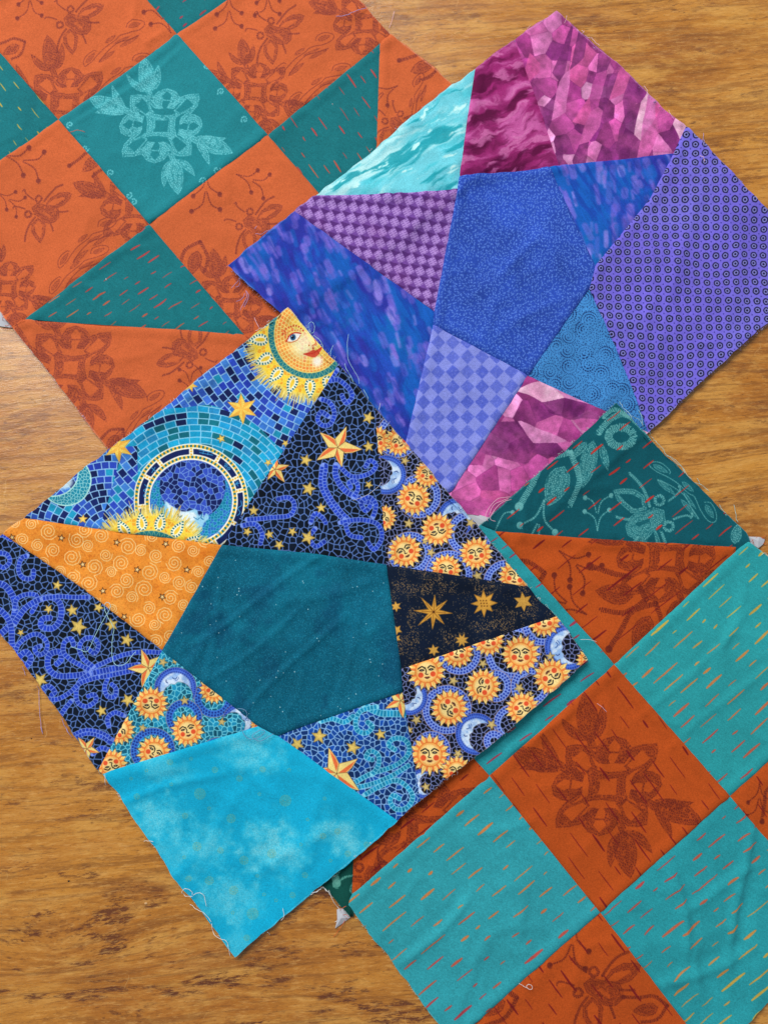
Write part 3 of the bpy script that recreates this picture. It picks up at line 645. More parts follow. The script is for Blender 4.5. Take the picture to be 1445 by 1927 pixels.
def f_bigmosaic(cv):
    px, py = cv.px, cv.py; cv.c[:] = C3(60, 110, 200)
    TQ = [C3(22, 156, 204), C3(28, 162, 208), C3(40, 140, 196), C3(20, 150, 196), C3(34, 168, 212), C3(30, 150, 204), C3(18, 116, 134), C3(16, 108, 128), C3(26, 150, 200), C3(18, 34, 84)]
    BL = [C3(50, 92, 196), C3(62, 112, 210), C3(44, 72, 186), C3(18, 32, 88), C3(58, 120, 208), C3(20, 36, 96), C3(48, 84, 190), C3(66, 130, 214), C3(36, 60, 172), C3(30, 150, 190), C3(16, 28, 76)]
    GR = C3(146, 198, 240)
    one = np.ones_like(px, bool)
    bricks(cv, 660, 560, one, 13.0, 15.0, BL, GR, 201)
    left = px + (py - 800) * .3 < 250
    bricks(cv, 210, 1010, left, 12.6, 14.5, BL, GR, 205, warp=0)
    d = np.hypot(px - 370, (py - 962)); dd = d + (vn(px * .02, py * .02, 3) - .5) * 10
    bricks(cv, 372, 975, (dd < 196) & ~((px < 262) & (py > 842 + (262 - px) * .1)), 11.6, 20.5, TQ, C3(140, 208, 240), 203)
    # star flowers
    for x, y, R, a in ((400 + 205 / 3.61, 580 + 690 / 3.61, 29, -.6), (228, 845, 27, .5), (363, 730, 13, .2)):
        cv.fill(starpts(x, y, R + 1.5, R * .47, 6, a), C3(176, 130, 50)); cv.fill(starpts(x, y, R, R * .44, 6, a), C3(244, 208, 96))
        for i in range(6):
            b = a + i * math.pi / 3; cv.fill([(x, y), (x + R * .42 * math.cos(b - .52), y + R * .42 * math.sin(b - .52)), (x + R * .96 * math.cos(b), y + R * .96 * math.sin(b))], C3(240, 172, 66), .8)
    for x, y, r in ((418, 827, 8), (506, 872, 7), (160, 978, 9), (538, 835, 7)): cv.gold(x, y, r, 5, col=(232, 192, 92))
    # crescent at the left
    m1 = np.hypot(px - 128, py - 905) < 46; m2 = np.hypot(px - 106, py - 890) < 47
    e, h_, _, _ = voro(px / 6, py / 6, 160, .8)
    cr_ = (m1 & ~m2); cv.mix(ss(49, 48, np.hypot(px - 128, py - 905)) * ss(44, 45, np.hypot(px - 106, py - 890)), C3(176, 230, 226))
    cv.mix(cr_ * ss(.04, .12, e), C3(30, 140, 170)); cv.disc(130, 912, 9, C3(214, 238, 244), .9, soft=4, sq=1.4, ang=-.6)
    # zodiac ring
    x, y = 361.5, 943.5; dx, dy = px - x, py - y; d = np.hypot(dx, dy); th = np.arctan2(dy, dx); WH = C3(248, 246, 226)
    cv.mix(ss(107.8, 107, d), WH)
    for R in (103, 82.5):
        n = round(2 * math.pi * R / 7.6); q = (th / 6.283 + .5) * n * 2; i = np.floor(q); f = (q - i - .5) * (math.pi * R / n)
        sq = ss(2.6, 1.9, np.maximum(np.abs(f), np.abs(d - R) * .95)); col = np.where((i % 2 == 0)[..., None], C3(20, 116, 120), C3(244, 188, 52))
        cv.c[:] = cv.c * (1 - sq[..., None]) + col * sq[..., None]
    spokes = [math.radians(v) for v in (-90, -58, -27, -12, 27.5, 60, 100, -129.5, -151.7, 173.7)]
    panel = ss(98.2, 97.4, d) * ss(87.2, 88, d); sd = np.full_like(px, 1e9)
    for a in spokes: sd = np.minimum(sd, np.where(dx * math.cos(a) + dy * math.sin(a) > 0, np.abs(-dx * math.sin(a) + dy * math.cos(a)), 1e9))
    cv.mix(panel * ss(3.6, 4.6, sd), C3(20, 36, 92))
    for a in spokes:
        for k in (87.5, 93, 98): cv.disc(x + k * math.cos(a), y + k * math.sin(a), 1.9, C3(244, 188, 52))
    G = C3(60, 160, 214)
    P = lambda q: [(200 + a / 3.61, 780 + b / 3.61) for a, b in q]
    for q in ([(640, 262), (728, 280)], [(636, 246), (730, 262)], [(668, 250), (662, 270)], [(700, 256), (694, 276)], [(315, 365), (345, 392)], [(338, 362), (318, 398)], [(885, 455), (900, 490)], [(870, 475), (912, 470)], [(880, 488), (902, 458)], [(765, 800), (790, 832)], [(758, 812), (776, 800)], [(782, 836), (800, 822)]):
        cv.stroke(P(q), 1.3, G)
    for q in ([(270, 480), (285, 500), (262, 520), (284, 535), (262, 555), (278, 570)], [(920, 590), (925, 620), (900, 640), (915, 670), (895, 690)]): cv.stroke(P(crv(q)), 1.4, G)
    for c_ in ((815, 350), (838, 372)): cv.stroke(P(spiral(c_[0], c_[1], 15, 1.3, c_[0], 1, 8)), 1.4, G)
    cv.mix(ss(77.5, 76.7, d), C3(52, 84, 196)); e, h_, _, _ = voro(px / 10, py / 10, 171, .95)
    inn = ss(76.5, 75.7, d); tcol = np.where((h_ > .5)[..., None], C3(52, 80, 190), C3(18, 32, 92))
    cv.mix(inn, C3(120, 160, 226)); m_ = (inn * ss(.02, .10, e))[..., None]; cv.c[:] = cv.c * (1 - m_) + tcol * m_
    # crescent with a face in the ring
    d2 = np.hypot(px - 364, py - 917) ; cm = inn * ss(61, 62.5, d2) * (py > 905)
    e, h_, _, _ = voro(px / 5.4, py / 5.4, 175, .8); cv.mix(cm, C3(84, 184, 216)); cv.mix(cm * ss(.04, .12, e), C3(20, 128, 166)); cv.mix(cm * ss(.04, .12, e) * (h_ > .6), C3(44, 110, 196))
    fp = P(crv([(408, 590), (440, 618), (480, 640), (492, 655), (520, 662), (560, 660), (600, 645), (625, 655), (628, 675), (640, 690), (662, 672), (668, 700), (684, 672), (700, 690), (700, 712), (670, 740), (650, 780), (600, 800), (560, 810), (500, 790), (440, 730), (405, 660)], 2, True))
    cv.fill(fp, C3(150, 208, 238), soft=1.5); cv.fill(P([(415, 600), (500, 660), (600, 665), (620, 690), (600, 730), (520, 730), (440, 680)]), C3(236, 248, 252), .9, soft=3); cv.disc(*P([(575, 770)])[0], 10, C3(238, 250, 252), .9, soft=4)
    cv.stroke(P(crv([(490, 680), (505, 700), (520, 690)])), 1.8, C3(20, 90, 140)); cv.stroke(P(crv([(655, 680), (650, 705), (665, 715)])), 1.8, C3(20, 100, 160)); cv.stroke(P(crv([(600, 700), (625, 715), (640, 705)])), 1.4, C3(50, 130, 180))
    bigsun(cv, 286, 1078, 1., False, (math.pi, 6.283))
    bigsun(cv, 585, 636, 1., True, (.6, 3.6))
# ------------------------------------------------------------------ materials
def nt_new(name):
    mt = bpy.data.materials.new(name); mt.use_nodes = True
    return mt, mt.node_tree, mt.node_tree.nodes["Principled BSDF"]
def N(nt, t, **kw):
    n = nt.nodes.new(t)
    for k, v in kw.items(): setattr(n, k, v)
    return n
def cloth_material(name, cv, rough=.9, spec=.16, sheen=.02, bump=.35):
    mt, nt, b = nt_new(name); L = nt.links.new
    im = cv.image(name)
    tex = N(nt, "ShaderNodeTexImage", image=im, interpolation='Cubic', extension='EXTEND')
    tc = N(nt, "ShaderNodeTexCoord")
    # weave: two crossing thread directions plus slubs, in object space
    mp = N(nt, "ShaderNodeMapping"); mp.inputs[3].default_value = (2200, 700, 300); mp.inputs[2].default_value = (0, 0, .68); L(tc.outputs["Object"], mp.inputs[0])
    n1 = N(nt, "ShaderNodeTexNoise"); n1.inputs["Scale"].default_value = 1.0; n1.inputs["Detail"].default_value = 1; L(mp.outputs[0], n1.inputs["Vector"])
    mp2 = N(nt, "ShaderNodeMapping"); mp2.inputs[3].default_value = (700, 2200, 300); mp2.inputs[2].default_value = (0, 0, .68); L(tc.outputs["Object"], mp2.inputs[0])
    n2 = N(nt, "ShaderNodeTexNoise"); n2.inputs["Scale"].default_value = 1.0; n2.inputs["Detail"].default_value = 1; L(mp2.outputs[0], n2.inputs["Vector"])
    ad = N(nt, "ShaderNodeMath", operation='ADD'); L(n1.outputs[0], ad.inputs[0]); L(n2.outputs[0], ad.inputs[1])
    mr = N(nt, "ShaderNodeMapRange"); mr.inputs[1].default_value = .6; mr.inputs[2].default_value = 1.4; mr.inputs[3].default_value = .80; mr.inputs[4].default_value = 1.20; L(ad.outputs[0], mr.inputs[0])
    mx = N(nt, "ShaderNodeMix", data_type='RGBA', blend_type='MULTIPLY'); mx.inputs[0].default_value = 1
    L(tex.outputs[0], mx.inputs[6]); L(mr.outputs[0], mx.inputs[7]); L(mx.outputs[2], b.inputs["Base Color"])
    n3 = N(nt, "ShaderNodeTexNoise"); n3.inputs["Scale"].default_value = 45; n3.inputs["Detail"].default_value = 3; L(tc.outputs["Object"], n3.inputs["Vector"])
    b1 = N(nt, "ShaderNodeBump"); b1.inputs["Strength"].default_value = bump; b1.inputs["Distance"].default_value = .0003; L(ad.outputs[0], b1.inputs["Height"])
    b2 = N(nt, "ShaderNodeBump"); b2.inputs["Strength"].default_value = .5; b2.inputs["Distance"].default_value = .0022; L(n3.outputs[0], b2.inputs["Height"]); L(b1.outputs[0], b2.inputs["Normal"])
    L(b2.outputs[0], b.inputs["Normal"])
    b.inputs["Roughness"].default_value = rough; b.inputs["Specular IOR Level"].default_value = spec
    b.inputs["Sheen Weight"].default_value = sheen; b.inputs["Sheen Roughness"].default_value = .5
    return mt
def plain(name, col, rough=.8):
    mt, nt, b = nt_new(name)
    n = N(nt, "ShaderNodeTexNoise"); n.inputs["Scale"].default_value = 900
    r = N(nt, "ShaderNodeMapRange"); r.inputs[3].default_value = .75; r.inputs[4].default_value = 1.25; nt.links.new(n.outputs[0], r.inputs[0])
    mx = N(nt, "ShaderNodeMix", data_type='RGBA', blend_type='MULTIPLY'); mx.inputs[0].default_value = 1
    mx.inputs[6].default_value = tuple((v / 255) ** 2.2 for v in col) + (1,); nt.links.new(r.outputs[0], mx.inputs[7]); nt.links.new(mx.outputs[2], b.inputs["Base Color"])
    b.inputs["Roughness"].default_value = rough
    return mt

# ------------------------------------------------------------------ wooden tabletop
def wood():
    mt, nt, b = nt_new("varnished_wood"); L = nt.links.new
    tc = N(nt, "ShaderNodeTexCoord"); obj = tc.outputs["Object"]
    def M(op, a, c=None, clamp=False):
        n = N(nt, "ShaderNodeMath", operation=op, use_clamp=clamp)
        for i, v in enumerate((a, c)):
            if v is None: continue
            if isinstance(v, (int, float)): n.inputs[i].default_value = v
            else: L(v, n.inputs[i])
        return n.outputs[0]
    def MR(v, a, c, d=0., e=1., sm=True):
        n = N(nt, "ShaderNodeMapRange", interpolation_type='SMOOTHSTEP' if sm else 'LINEAR'); L(v, n.inputs[0])
        for i, q in enumerate((a, c, d, e)): n.inputs[i + 1].default_value = q
        return n.outputs[0]
    def noise(vec, sx, sy, det=4, rough=.55, off=(0, 0)):
        mp = N(nt, "ShaderNodeMapping"); mp.inputs[3].default_value = (sx, sy, 1); mp.inputs[1].default_value = (off[0], off[1], 0); L(vec, mp.inputs[0])
        n = N(nt, "ShaderNodeTexNoise"); n.inputs["Scale"].default_value = 1; n.inputs["Detail"].default_value = det; n.inputs["Roughness"].default_value = rough
        L(mp.outputs[0], n.inputs["Vector"]); return n.outputs[0]
    def mix(f, a, c, bt='MIX'):
        n = N(nt, "ShaderNodeMix", data_type='RGBA', blend_type=bt)
        if isinstance(f, (int, float)): n.inputs[0].default_value = f
        else: L(f, n.inputs[0])
        for i, v in ((6, a), (7, c)):
            if isinstance(v, tuple): n.inputs[i].default_value = tuple((q / 255) ** 2.2 for q in v) + (1,)
            else: L(v, n.inputs[i])
        return n.outputs[2]
    sp = N(nt, "ShaderNodeSeparateXYZ"); L(obj, sp.inputs[0]); X, Y = sp.outputs[0], sp.outputs[1]
    # grain height field: y bent by slow noise and by a few cathedral arches
    wv = M('MULTIPLY', M('SUBTRACT', noise(obj, 5, 9, 2, .5), .5), .020)
    yw = M('ADD', Y, wv)
    for (cx, cy, sx, sy, amp) in ((-.235, -.215, .075, .022, .040), (-.24, .02, .10, .03, .026), (.24, .05, .09, .03, -.028), (-.02, .32, .12, .03, .02), (-.12, -.31, .12, .03, -.024)):
        dx = M('DIVIDE', M('SUBTRACT', X, cx), sx); dy = M('DIVIDE', M('SUBTRACT', Y, cy), sy)
        g = M('POWER', 2.718, M('MULTIPLY', M('ADD', M('MULTIPLY', dx, dx), M('MULTIPLY', dy, dy)), -1.))
        yw = M('ADD', yw, M('MULTIPLY', M('MULTIPLY', g, dy), amp * .55))
    cb = N(nt, "ShaderNodeCombineXYZ"); L(X, cb.inputs[0]); L(yw, cb.inputs[1]); V = cb.outputs[0]
    big = noise(V, 3.5, 9, 3, .55); mid = noise(V, 17, 95, 6, .7, (3, 1)); fine = noise(V, 80, 430, 5, .7, (5, 2)); fib = noise(V, 230, 1500, 3, .65, (9, 4))
    lines = noise(V, 8, 190, 4, .62, (2, 8)); blot = noise(V, 13, 42, 6, .68, (4, 7)); strk = noise(V, 46, 240, 7, .8, (1, 5)); pores = noise(V, 420, 1900, 1, .5, (7, 7))
    cloud = noise(V, 6.5, 17, 8, .74, (8, 8)); cl2 = noise(V, 11, 40, 7, .72, (15, 2))
    col = mix(MR(big, .34, .66), (178, 110, 36), (206, 140, 54))
    col = mix(MR(cloud, .48, .62, 0, .6), col, (148, 88, 32))
    col = mix(MR(cl2, .50, .62, 0, .65), col, (214, 156, 74))
    col = mix(MR(mid, .48, .62, 0, .40), col, (216, 158, 78))
    col = mix(MR(mid, .49, .38, 0, .28), col, (130, 78, 30))
    col = mix(MR(lines, .54, .58, 0, .36), col, (108, 62, 26))
    col = mix(M('MULTIPLY', M('MULTIPLY', MR(blot, .51, .60), MR(Y, .05, -.22, .45, 1.)), MR(strk, .48, .54)), col, (98, 50, 24))
    col = mix(M('MULTIPLY', MR(blot, .56, .72), .45), col, (116, 62, 28))
    col = mix(MR(fine, .54, .66, 0, .42), col, (108, 64, 28)); col = mix(MR(fine, .47, .36, 0, .36), col, (228, 172, 96))
    col = mix(MR(fib, .56, .70, 0, .42), col, (94, 54, 24)); col = mix(MR(fib, .42, .30, 0, .3), col, (236, 184, 110))
    col = mix(MR(pores, .70, .76, 0, .7), col, (58, 32, 16))
    flk = noise(V, 110, 420, 3, .6, (11, 3)); col = mix(M('MULTIPLY', MR(flk, .61, .67, 0, .6), MR(blot, .42, .56)), col, (84, 44, 22))
    scr = noise(V, 30, 30, 2, .5, (20, 3)); sv = N(nt, "ShaderNodeTexWave", wave_type='BANDS'); sv.inputs["Scale"].default_value = 26; sv.inputs["Distortion"].default_value = 9; sv.inputs["Detail"].default_value = 3; L(obj, sv.inputs["Vector"])
    col = mix(M('MULTIPLY', MR(sv.outputs[1], .99, 1., 0, .3), MR(scr, .63, .68)), col, (228, 180, 112))
    L(col, b.inputs["Base Color"])
    rg = MR(noise(V, 8, 70, 5, .65, (6, 6)), .3, .7, .20, .42); L(rg, b.inputs["Roughness"])
    b.inputs["Specular IOR Level"].default_value = .5
    b.inputs["Coat Weight"].default_value = .4; b.inputs["Coat Roughness"].default_value = .22
    bp = N(nt, "ShaderNodeBump"); bp.inputs["Strength"].default_value = .55; bp.inputs["Distance"].default_value = .0006
    L(M('ADD', M('MULTIPLY', fine, .8), M('ADD', M('MULTIPLY', fib, .5), M('MULTIPLY', noise(obj, 60, 60, 3), .6))), bp.inputs["Height"]); L(bp.outputs[0], b.inputs["Normal"])
    return mt

def link(o, parent=None):
    SC.collection.objects.link(o)
    if parent is not None: o.parent = parent
    return o
def mesh_obj(name, verts, faces, mat, parent=None, smooth=True):
    me = bpy.data.meshes.new(name); me.from_pydata(verts, [], faces); me.update()
    if mat: me.materials.append(mat)
    if smooth: me.polygons.foreach_set("use_smooth", [True] * len(me.polygons))
    return link(bpy.data.objects.new(name, me), parent)

# tabletop: a slab with a rounded edge
def table():
    w, h, t, r = 1.1, .9, .028, .004
    prof = [(-r, 0), (-r * .3, -r * .3), (0, -r), (0, -t)]
    vs, fs = [], []
    for dx, z in prof:
        for sx, sy in ((-1, -1), (1, -1), (1, 1), (-1, 1)): vs.append((sx * (w + dx), sy * (h + dx), z))
    fs.append((0, 1, 2, 3))
    for k in range(3):
        for i in range(4): a, c = 4 * k + i, 4 * k + (i + 1) % 4; fs.append((a, a + 4, c + 4, c))
    fs.append((15, 14, 13, 12))
    o = mesh_obj("wooden_table", vs, fs, wood(), smooth=False)
    o["label"] = "varnished golden brown wooden tabletop with horizontal grain under all the fabric blocks"; o["category"] = "table"
    return o
TABLE = table()

# ------------------------------------------------------------------ patches of the four blocks (photo pixels)
F = {}
YR = [YEL, ORG, RDD]
OA = lambda *m_: (lambda cv: f_orangeA(cv, m_, int(m_[0][1]) % 50))
OB = lambda ang, *m_: (lambda cv: f_orangeB(cv, m_, int(abs(m_[0][1])) % 50, ang))
def f_greenB(cv):
    dye(cv, C3(10, 86, 98), .05, .015, 41, .06); c = C3(106, 176, 176)
    pod(cv, 1048, 905, 50, 22, c); vine(cv, 1018, 955, 44, 14, c)
    cv.band([(1163 + 24 * math.cos(a), 826 + 18 * math.sin(a)) for a in [i * .5 for i in range(13)]], 17, c); cv.band(crv([(1122, 818), (1140, 796), (1165, 784), (1190, 796), (1225, 832)]), 13, c); cv.band(crv([(1130, 790), (1150, 776), (1180, 790), (1200, 800)]), 9, c)
    for l in ((1112, 832, 1092, 922, 34), (1100, 835, 1070, 868, 16), (1125, 838, 1140, 890, 16)): cv.carve(leaf(*l), c, 3.2)
    bee(cv, 1222, 975, 46, 105, c); dragon(cv, 1282, 925, 40, 60, c); vine(cv, 1122, 990, 30, 180, c); curl(cv, (930, 1000), (945, 970), (962, 966), c)
    cv.carve(leaf(1378, 1025, 1386, 985, 22), c)
    dashes(cv, -38, [C3(206, 46, 38)], 44, 27, 8, 36, 30, 3.2)
def f_greenB2(cv):
    dye(cv, C3(10, 74, 66), .05, .015, 42); c = C3(104, 176, 160)
    curl(cv, (668, 1610), (650, 1620), (632, 1650), c, 7, 5); curl(cv, (670, 1645), (650, 1648), (634, 1660), c, 8, 5); cv.carve(leaf(662, 1680, 668, 1655, 14), c)
def f_lining(cv): dye(cv, C3(196, 198, 204), .10, .05, 43, .08)
SUNSU = f_suns([(355, 720, 31, .5), (515, 930, 31, 2.9), (295, 1075, 31, -.5), (770, 1095, 30, -.15), (150, 850, 24, 1.), (255, 335, 26, -.5), (445, 560, 24, .2), (570, 1200, 28, .1), (1030, 1250, 30, .2), (100, 330, 26, 0)],
    [(170, 560, 40, 3.5), (640, 850, 38, 1.8)], [(390, 705, 41), (330, 1090, 41), (730, 960, 42), (590, 1230, 44), (970, 1290, 42), (250, 300, 40)],
    [(295, 465, 9), (320, 888, 10), (470, 1085, 9), (735, 890, 10), (780, 1245, 10), (430, 1010, 7), (420, 500, 8)], (680, 740), 3.61)
SUNSL = f_suns([(350, 765, 34, -.1), (495, 1000, 34, -2.3), (370, 1295, 36, 0), (710, 860, 32, -1.35), (950, 655, 35, 0), (1150, 800, 34, 2.4), (960, 1000, 30, 2.7), (745, 565, 29, .1), (545, 640, 30, .2), (1100, 440, 30, 0), (540, 1400, 28, 0), (1380, 690, 22, 0)],
    [(668, 1165, 42, .5), (1250, 610, 46, .0), (240, 930, 36, 3.9), (330, 1480, 30, 0)], [(900, 640, 52), (790, 860, 30), (480, 1010, 46), (380, 1270, 36), (560, 650, 40), (1090, 470, 38), (1010, 860, 36), (900, 1100, 36), (780, 1210, 20)],
    [(520, 825, 10), (710, 715, 9), (940, 870, 10), (1140, 670, 9), (765, 1105, 10), (285, 1075, 10), (550, 1290, 9), (345, 1500, 9), (240, 1140, 8), (1010, 905, 6)], (700, 1040), 3.44)
SUNST = f_suns([(460, 445, 31, 3.14), (705, 625, 30, -.25), (480, 775, 31, .6), (190, 860, 30, 3.0), (245, 620, 28, 1.0), (880, 350, 26, 2.5), (1180, 590, 14, 0)],
    [(625, 340, 42, 1.3), (1055, 560, 34, 2.6)], [(880, 410, 36), (470, 760, 42), (680, 540, 34), (900, 770, 26)],
    [(540, 165, 9), (685, 425, 9), (935, 570, 8), (400, 610, 8), (620, 160, 6)], (160, 1200), 3.61, C3(20, 112, 146), C3(112, 206, 226), True)
SW_R = f_swirl([[(850, 440), (800, 500), (860, 500), (930, 560), (950, 610), (910, 650), (880, 600)], [(740, 625), (800, 650), (830, 720), (800, 790), (750, 800), (715, 760), (740, 710), (790, 740)],
    [15., (760, 1080), (750, 1200), (800, 1310), (870, 1400), (920, 1450)], [11., (840, 1070), (840, 1150), (900, 1240), (1000, 1300), (1090, 1330)], [(870, 1080), (930, 1140), (1000, 1150), (1080, 1120), (1110, 1070), (1070, 1040), (1040, 1080)],
    [(960, 1290), (990, 1230), (970, 1180), (930, 1190), (940, 1220)], [(1090, 1420), (1110, 1340), (1060, 1290), (1010, 1330), (1040, 1380), (1070, 1350)], [(670, 1460), (700, 1400), (750, 1430), (770, 1460)],
    [(240, 1440), (420, 1425), (530, 1410), (560, 1340), (520, 1290), (450, 1300)], [(210, 1480), (290, 1470), (340, 1530), (330, 1600)], [(870, 1460), (1000, 1440), (1120, 1470), (1150, 1560), (1100, 1640), (1060, 1600)], [(900, 1440), (930, 1540), (1010, 1560)],
    [(700, 1500), (660, 1560), (700, 1620), (760, 1590)]],
    [(1060, 755, 12), (635, 1035, 12), (655, 1230, 14), (1060, 945, 11), (1062, 1205, 8), (740, 1360, 10), (285, 1380, 10), (545, 1520, 9), (390, 1540, 9), (650, 1560, 14), (1130, 1870, 10), (240, 1520, 9), (455, 1610, 10)], [(850, 950, 41, -1.25), (430, 1100, 26, -.4)], (400, 580), 3.61)
SW_L = f_swirl([[12., (20, 770), (95, 690), (115, 560), (60, 450), (-10, 425)], [(110, 600), (130, 530), (200, 500), (260, 510), (260, 560), (230, 620)], [11., (110, 700), (180, 600), (270, 540), (360, 520), (420, 570), (420, 670), (370, 730), (300, 720), (300, 670), (350, 660)],
    [(300, 530), (400, 515), (500, 520), (610, 520)], [11., (0, 600), (50, 640), (90, 720), (100, 850), (150, 950), (200, 980), (225, 930), (190, 890), (150, 920)], [(120, 900), (140, 840), (200, 790), (270, 770), (330, 820), (330, 880), (280, 910), (250, 870), (290, 850)],
    [(10, 220), (60, 230), (80, 280), (40, 320), (0, 300)], [(200, 240), (160, 260), (140, 330), (170, 390), (230, 390), (240, 340)], [11., (950, 980), (800, 1000), (650, 1030), (520, 1050), (400, 1050), (340, 990), (350, 910), (420, 890), (430, 940), (400, 970)],
    [(1110, 895), (980, 890), (850, 910), (700, 970), (600, 1020)], [(620, 1010), (520, 960), (450, 900), (450, 830), (490, 800), (510, 840)], [(640, 990), (570, 930), (550, 850), (590, 800), (650, 800), (680, 850), (650, 900), (610, 870)],
    [(620, 1040), (560, 1080), (530, 1150), (540, 1230), (600, 1260), (660, 1220), (650, 1180), (610, 1190)], [(740, 1070), (720, 1130), (740, 1190), (790, 1190), (800, 1140), (770, 1110)], [(680, 1060), (560, 1100), (480, 1170), (400, 1210), (330, 1200), (310, 1150), (350, 1120), (390, 1160), (370, 1180)],
    [(500, 1220), (450, 1280), (420, 1330)], [(850, 1320), (790, 1300), (740, 1340), (750, 1390)], [14., (520, 1460), (600, 1430), (700, 1450), (760, 1490)], [(640, 1580), (700, 1540), (740, 1550)], [(0, 110), (40, 100), (90, 130)], [(930, 1010), (800, 1040), (700, 1060)]],
    [(400, 440, 10), (340, 600, 9), (500, 610, 12), (540, 720, 17), (155, 760, 7), (680, 590, 10), (770, 705, 13), (870, 810, 13), (290, 1080, 15), (880, 1215, 13), (700, 1290, 11)], [(1015, 1000, 36, -2.0), (600, 1545, 24, .2)], (0, 980), 3.61)
SW_B = f_swirl([[12., (820, 240), (920, 285), (1000, 290), (1100, 290)], [(900, 245), (800, 270), (760, 330), (770, 400), (830, 420), (870, 380), (840, 350)], [(720, 775), (850, 700), (1000, 650), (1090, 590), (1120, 520), (1080, 460), (1010, 460), (980, 500), (1020, 530)], [(730, 795), (880, 760), (1000, 710), (1110, 640)],
    [(870, 700), (910, 640), (910, 570), (860, 540), (830, 580), (870, 600)], [(820, 835), (900, 790), (1020, 740), (1100, 780), (1140, 850), (1100, 920), (1030, 930), (990, 880), (1010, 840), (1050, 860)], [(520, 350), (600, 330), (680, 350), (740, 310)]],
    [(360, 505, 14), (510, 450, 15), (740, 520, 14), (925, 430, 11)], [(630, 695, 46, -.7), (1060, 205, 30, 2.6)], (460, 1260), 3.61, 9.8, C3(18, 62, 136), C3(140, 186, 232), C3(26, 136, 180), C3(130, 214, 238))

# (polygon, painter, resolution mm, material sheen kind, part label)
BLOCKS = {}
BLOCKS['A'] = [
 ([(113,229),(-58,33),(-279,191),(-109,385)], f_tealdash(53, [YEL], 61, gap=26, row=21, lmax=30), "teal square with yellow dashes"),
 ([(335,68),(165,-126),(387,-284),(557,-91)], f_tealdash(-38, [ORG, PNK], 62, gap=26, row=19), "teal square with rust dashes"),
 ([(113,229),(335,68),(165,-126),(-57,33)], OA(('B',140,48,31,-20),('V',60,-15,28,0),('D',215,85,34,-18),('D',225,145,34,-16),('M',125,200,33),('V',320,60,30,150),('P',30,95,22,60)), "orange square with brown print"),
 ([(335,68),(557,-91),(598,-80),(669,0),(734,70),(715,86),(505,257)], OA(('B',515,68,31,-20),('V',432,0,30,0),('D',570,110,34,-18),('D',600,165,34,-16),('M',482,178,26),('M',690,50,27),('V',505,-20,28,0)), "orange rectangle with brown print"),
 ([(505,257),(715,86),(709,275),(690,462)], f_tealdash(55, [RDD, RDD, ORG], 63, gap=30, row=22, lmax=32), "teal triangle with orange dashes"),
 ([(715,86),(734,70),(847,160),(948,300),(714,492),(690,462),(709,275)], OA(('V',740,170,28,60),('B',745,240,28,10),('P',800,130,28,70),('D',780,200,28,-60)), "narrow orange triangle"),
 ([(113,229),(283,425),(50,604),(27,618),(-140,405),(-109,385)], OA(('B',80,402,31,-20),('V',22,300,34,-75),('V',5,370,24,-60),('M',262,395,30),('D',165,460,34,-22),('D',150,510,34,-20),('M',15,545,24),('P',180,310,26,50)), "orange square with brown print"),
 ([(283,425),(505,257),(690,470),(712,494),(480,655),(460,631)], OA(('V',390,340,32,0),('V',455,335,28,-70),('B',475,425,31,-20),('P',370,490,30,15),('M',430,580,28),('D',590,420,30,10)), "orange square with brown print"),
 ([(283,425),(460,631),(50,604)], f_tealdash(-33, [ORG, RDD, RDD], 64, gap=25, row=19, lmax=30, grad=(.3,-1)), "teal triangle with rust dashes"),
 ([(50,604),(460,631),(480,655),(225,870),(27,618)], OA(('M',134,692,36),('B',360,665,31,-190),('D',262,790,34,-30),('P',218,830,24,40),('V',360,740,24,180)), "orange triangle with medallion print"),
 ([(113,229),(335,68),(505,257),(283,425)], f_tealmed, "teal centre square with pale medallion"),
]
BLOCKS['D'] = [
 ([(433,508),(556,407),(817,588),(815,613),(763,834),(625,685)], f_brush(62, 1), "blue patch with violet dabs"),
 ([(597,378),(893,135),(877,240),(860,362),(740,373)], f_watercolor, "turquoise watercolour triangle"),
 ([(556,407),(597,378),(740,373),(860,362),(838,475),(817,588)], f_houndcheck, "purple checked triangle"),
 ([(893,135),(967,79),(1050,315),(1033,318),(863,340),(877,240)], f_batik, "dark magenta marbled patch"),
 ([(967,79),(1045,27),(1170,135),(1287,243),(1266,290),(1050,315)], f_facets(44, 36, 48, 1.0), "pink and plum faceted patch"),
 ([(1033,318),(1050,315),(1266,290),(1222,375),(1118,503)], f_brush(58, 9), "small blue triangle with violet dabs"),
 ([(993,709),(1107,545),(1165,675),(1218,815)], f_paisley, "sky blue triangle with dotted curls"),
 ([(993,709),(1218,815),(1010,990),(930,981),(873,967),(838,930),(850,925)], f_facets(58, 42, -50, .95), "lower pink faceted patch"),
 ([(815,613),(993,709),(850,925),(838,930),(763,834)], f_diamonds, "lavender diamond check patch"),
 ([(860,362),(863,340),(1033,318),(1118,503),(1107,545),(993,709),(815,613),(817,588),(838,475)], f_tinyleaf, "royal blue pentagon with tiny leaves"),
 ([(1287,243),(1365,318),(1445,405),(1553,513),(1330,708),(1218,815),(1165,675),(1107,545),(1118,503),(1222,375),(1266,290)], f_rings, "violet patch with dark rings"),
]
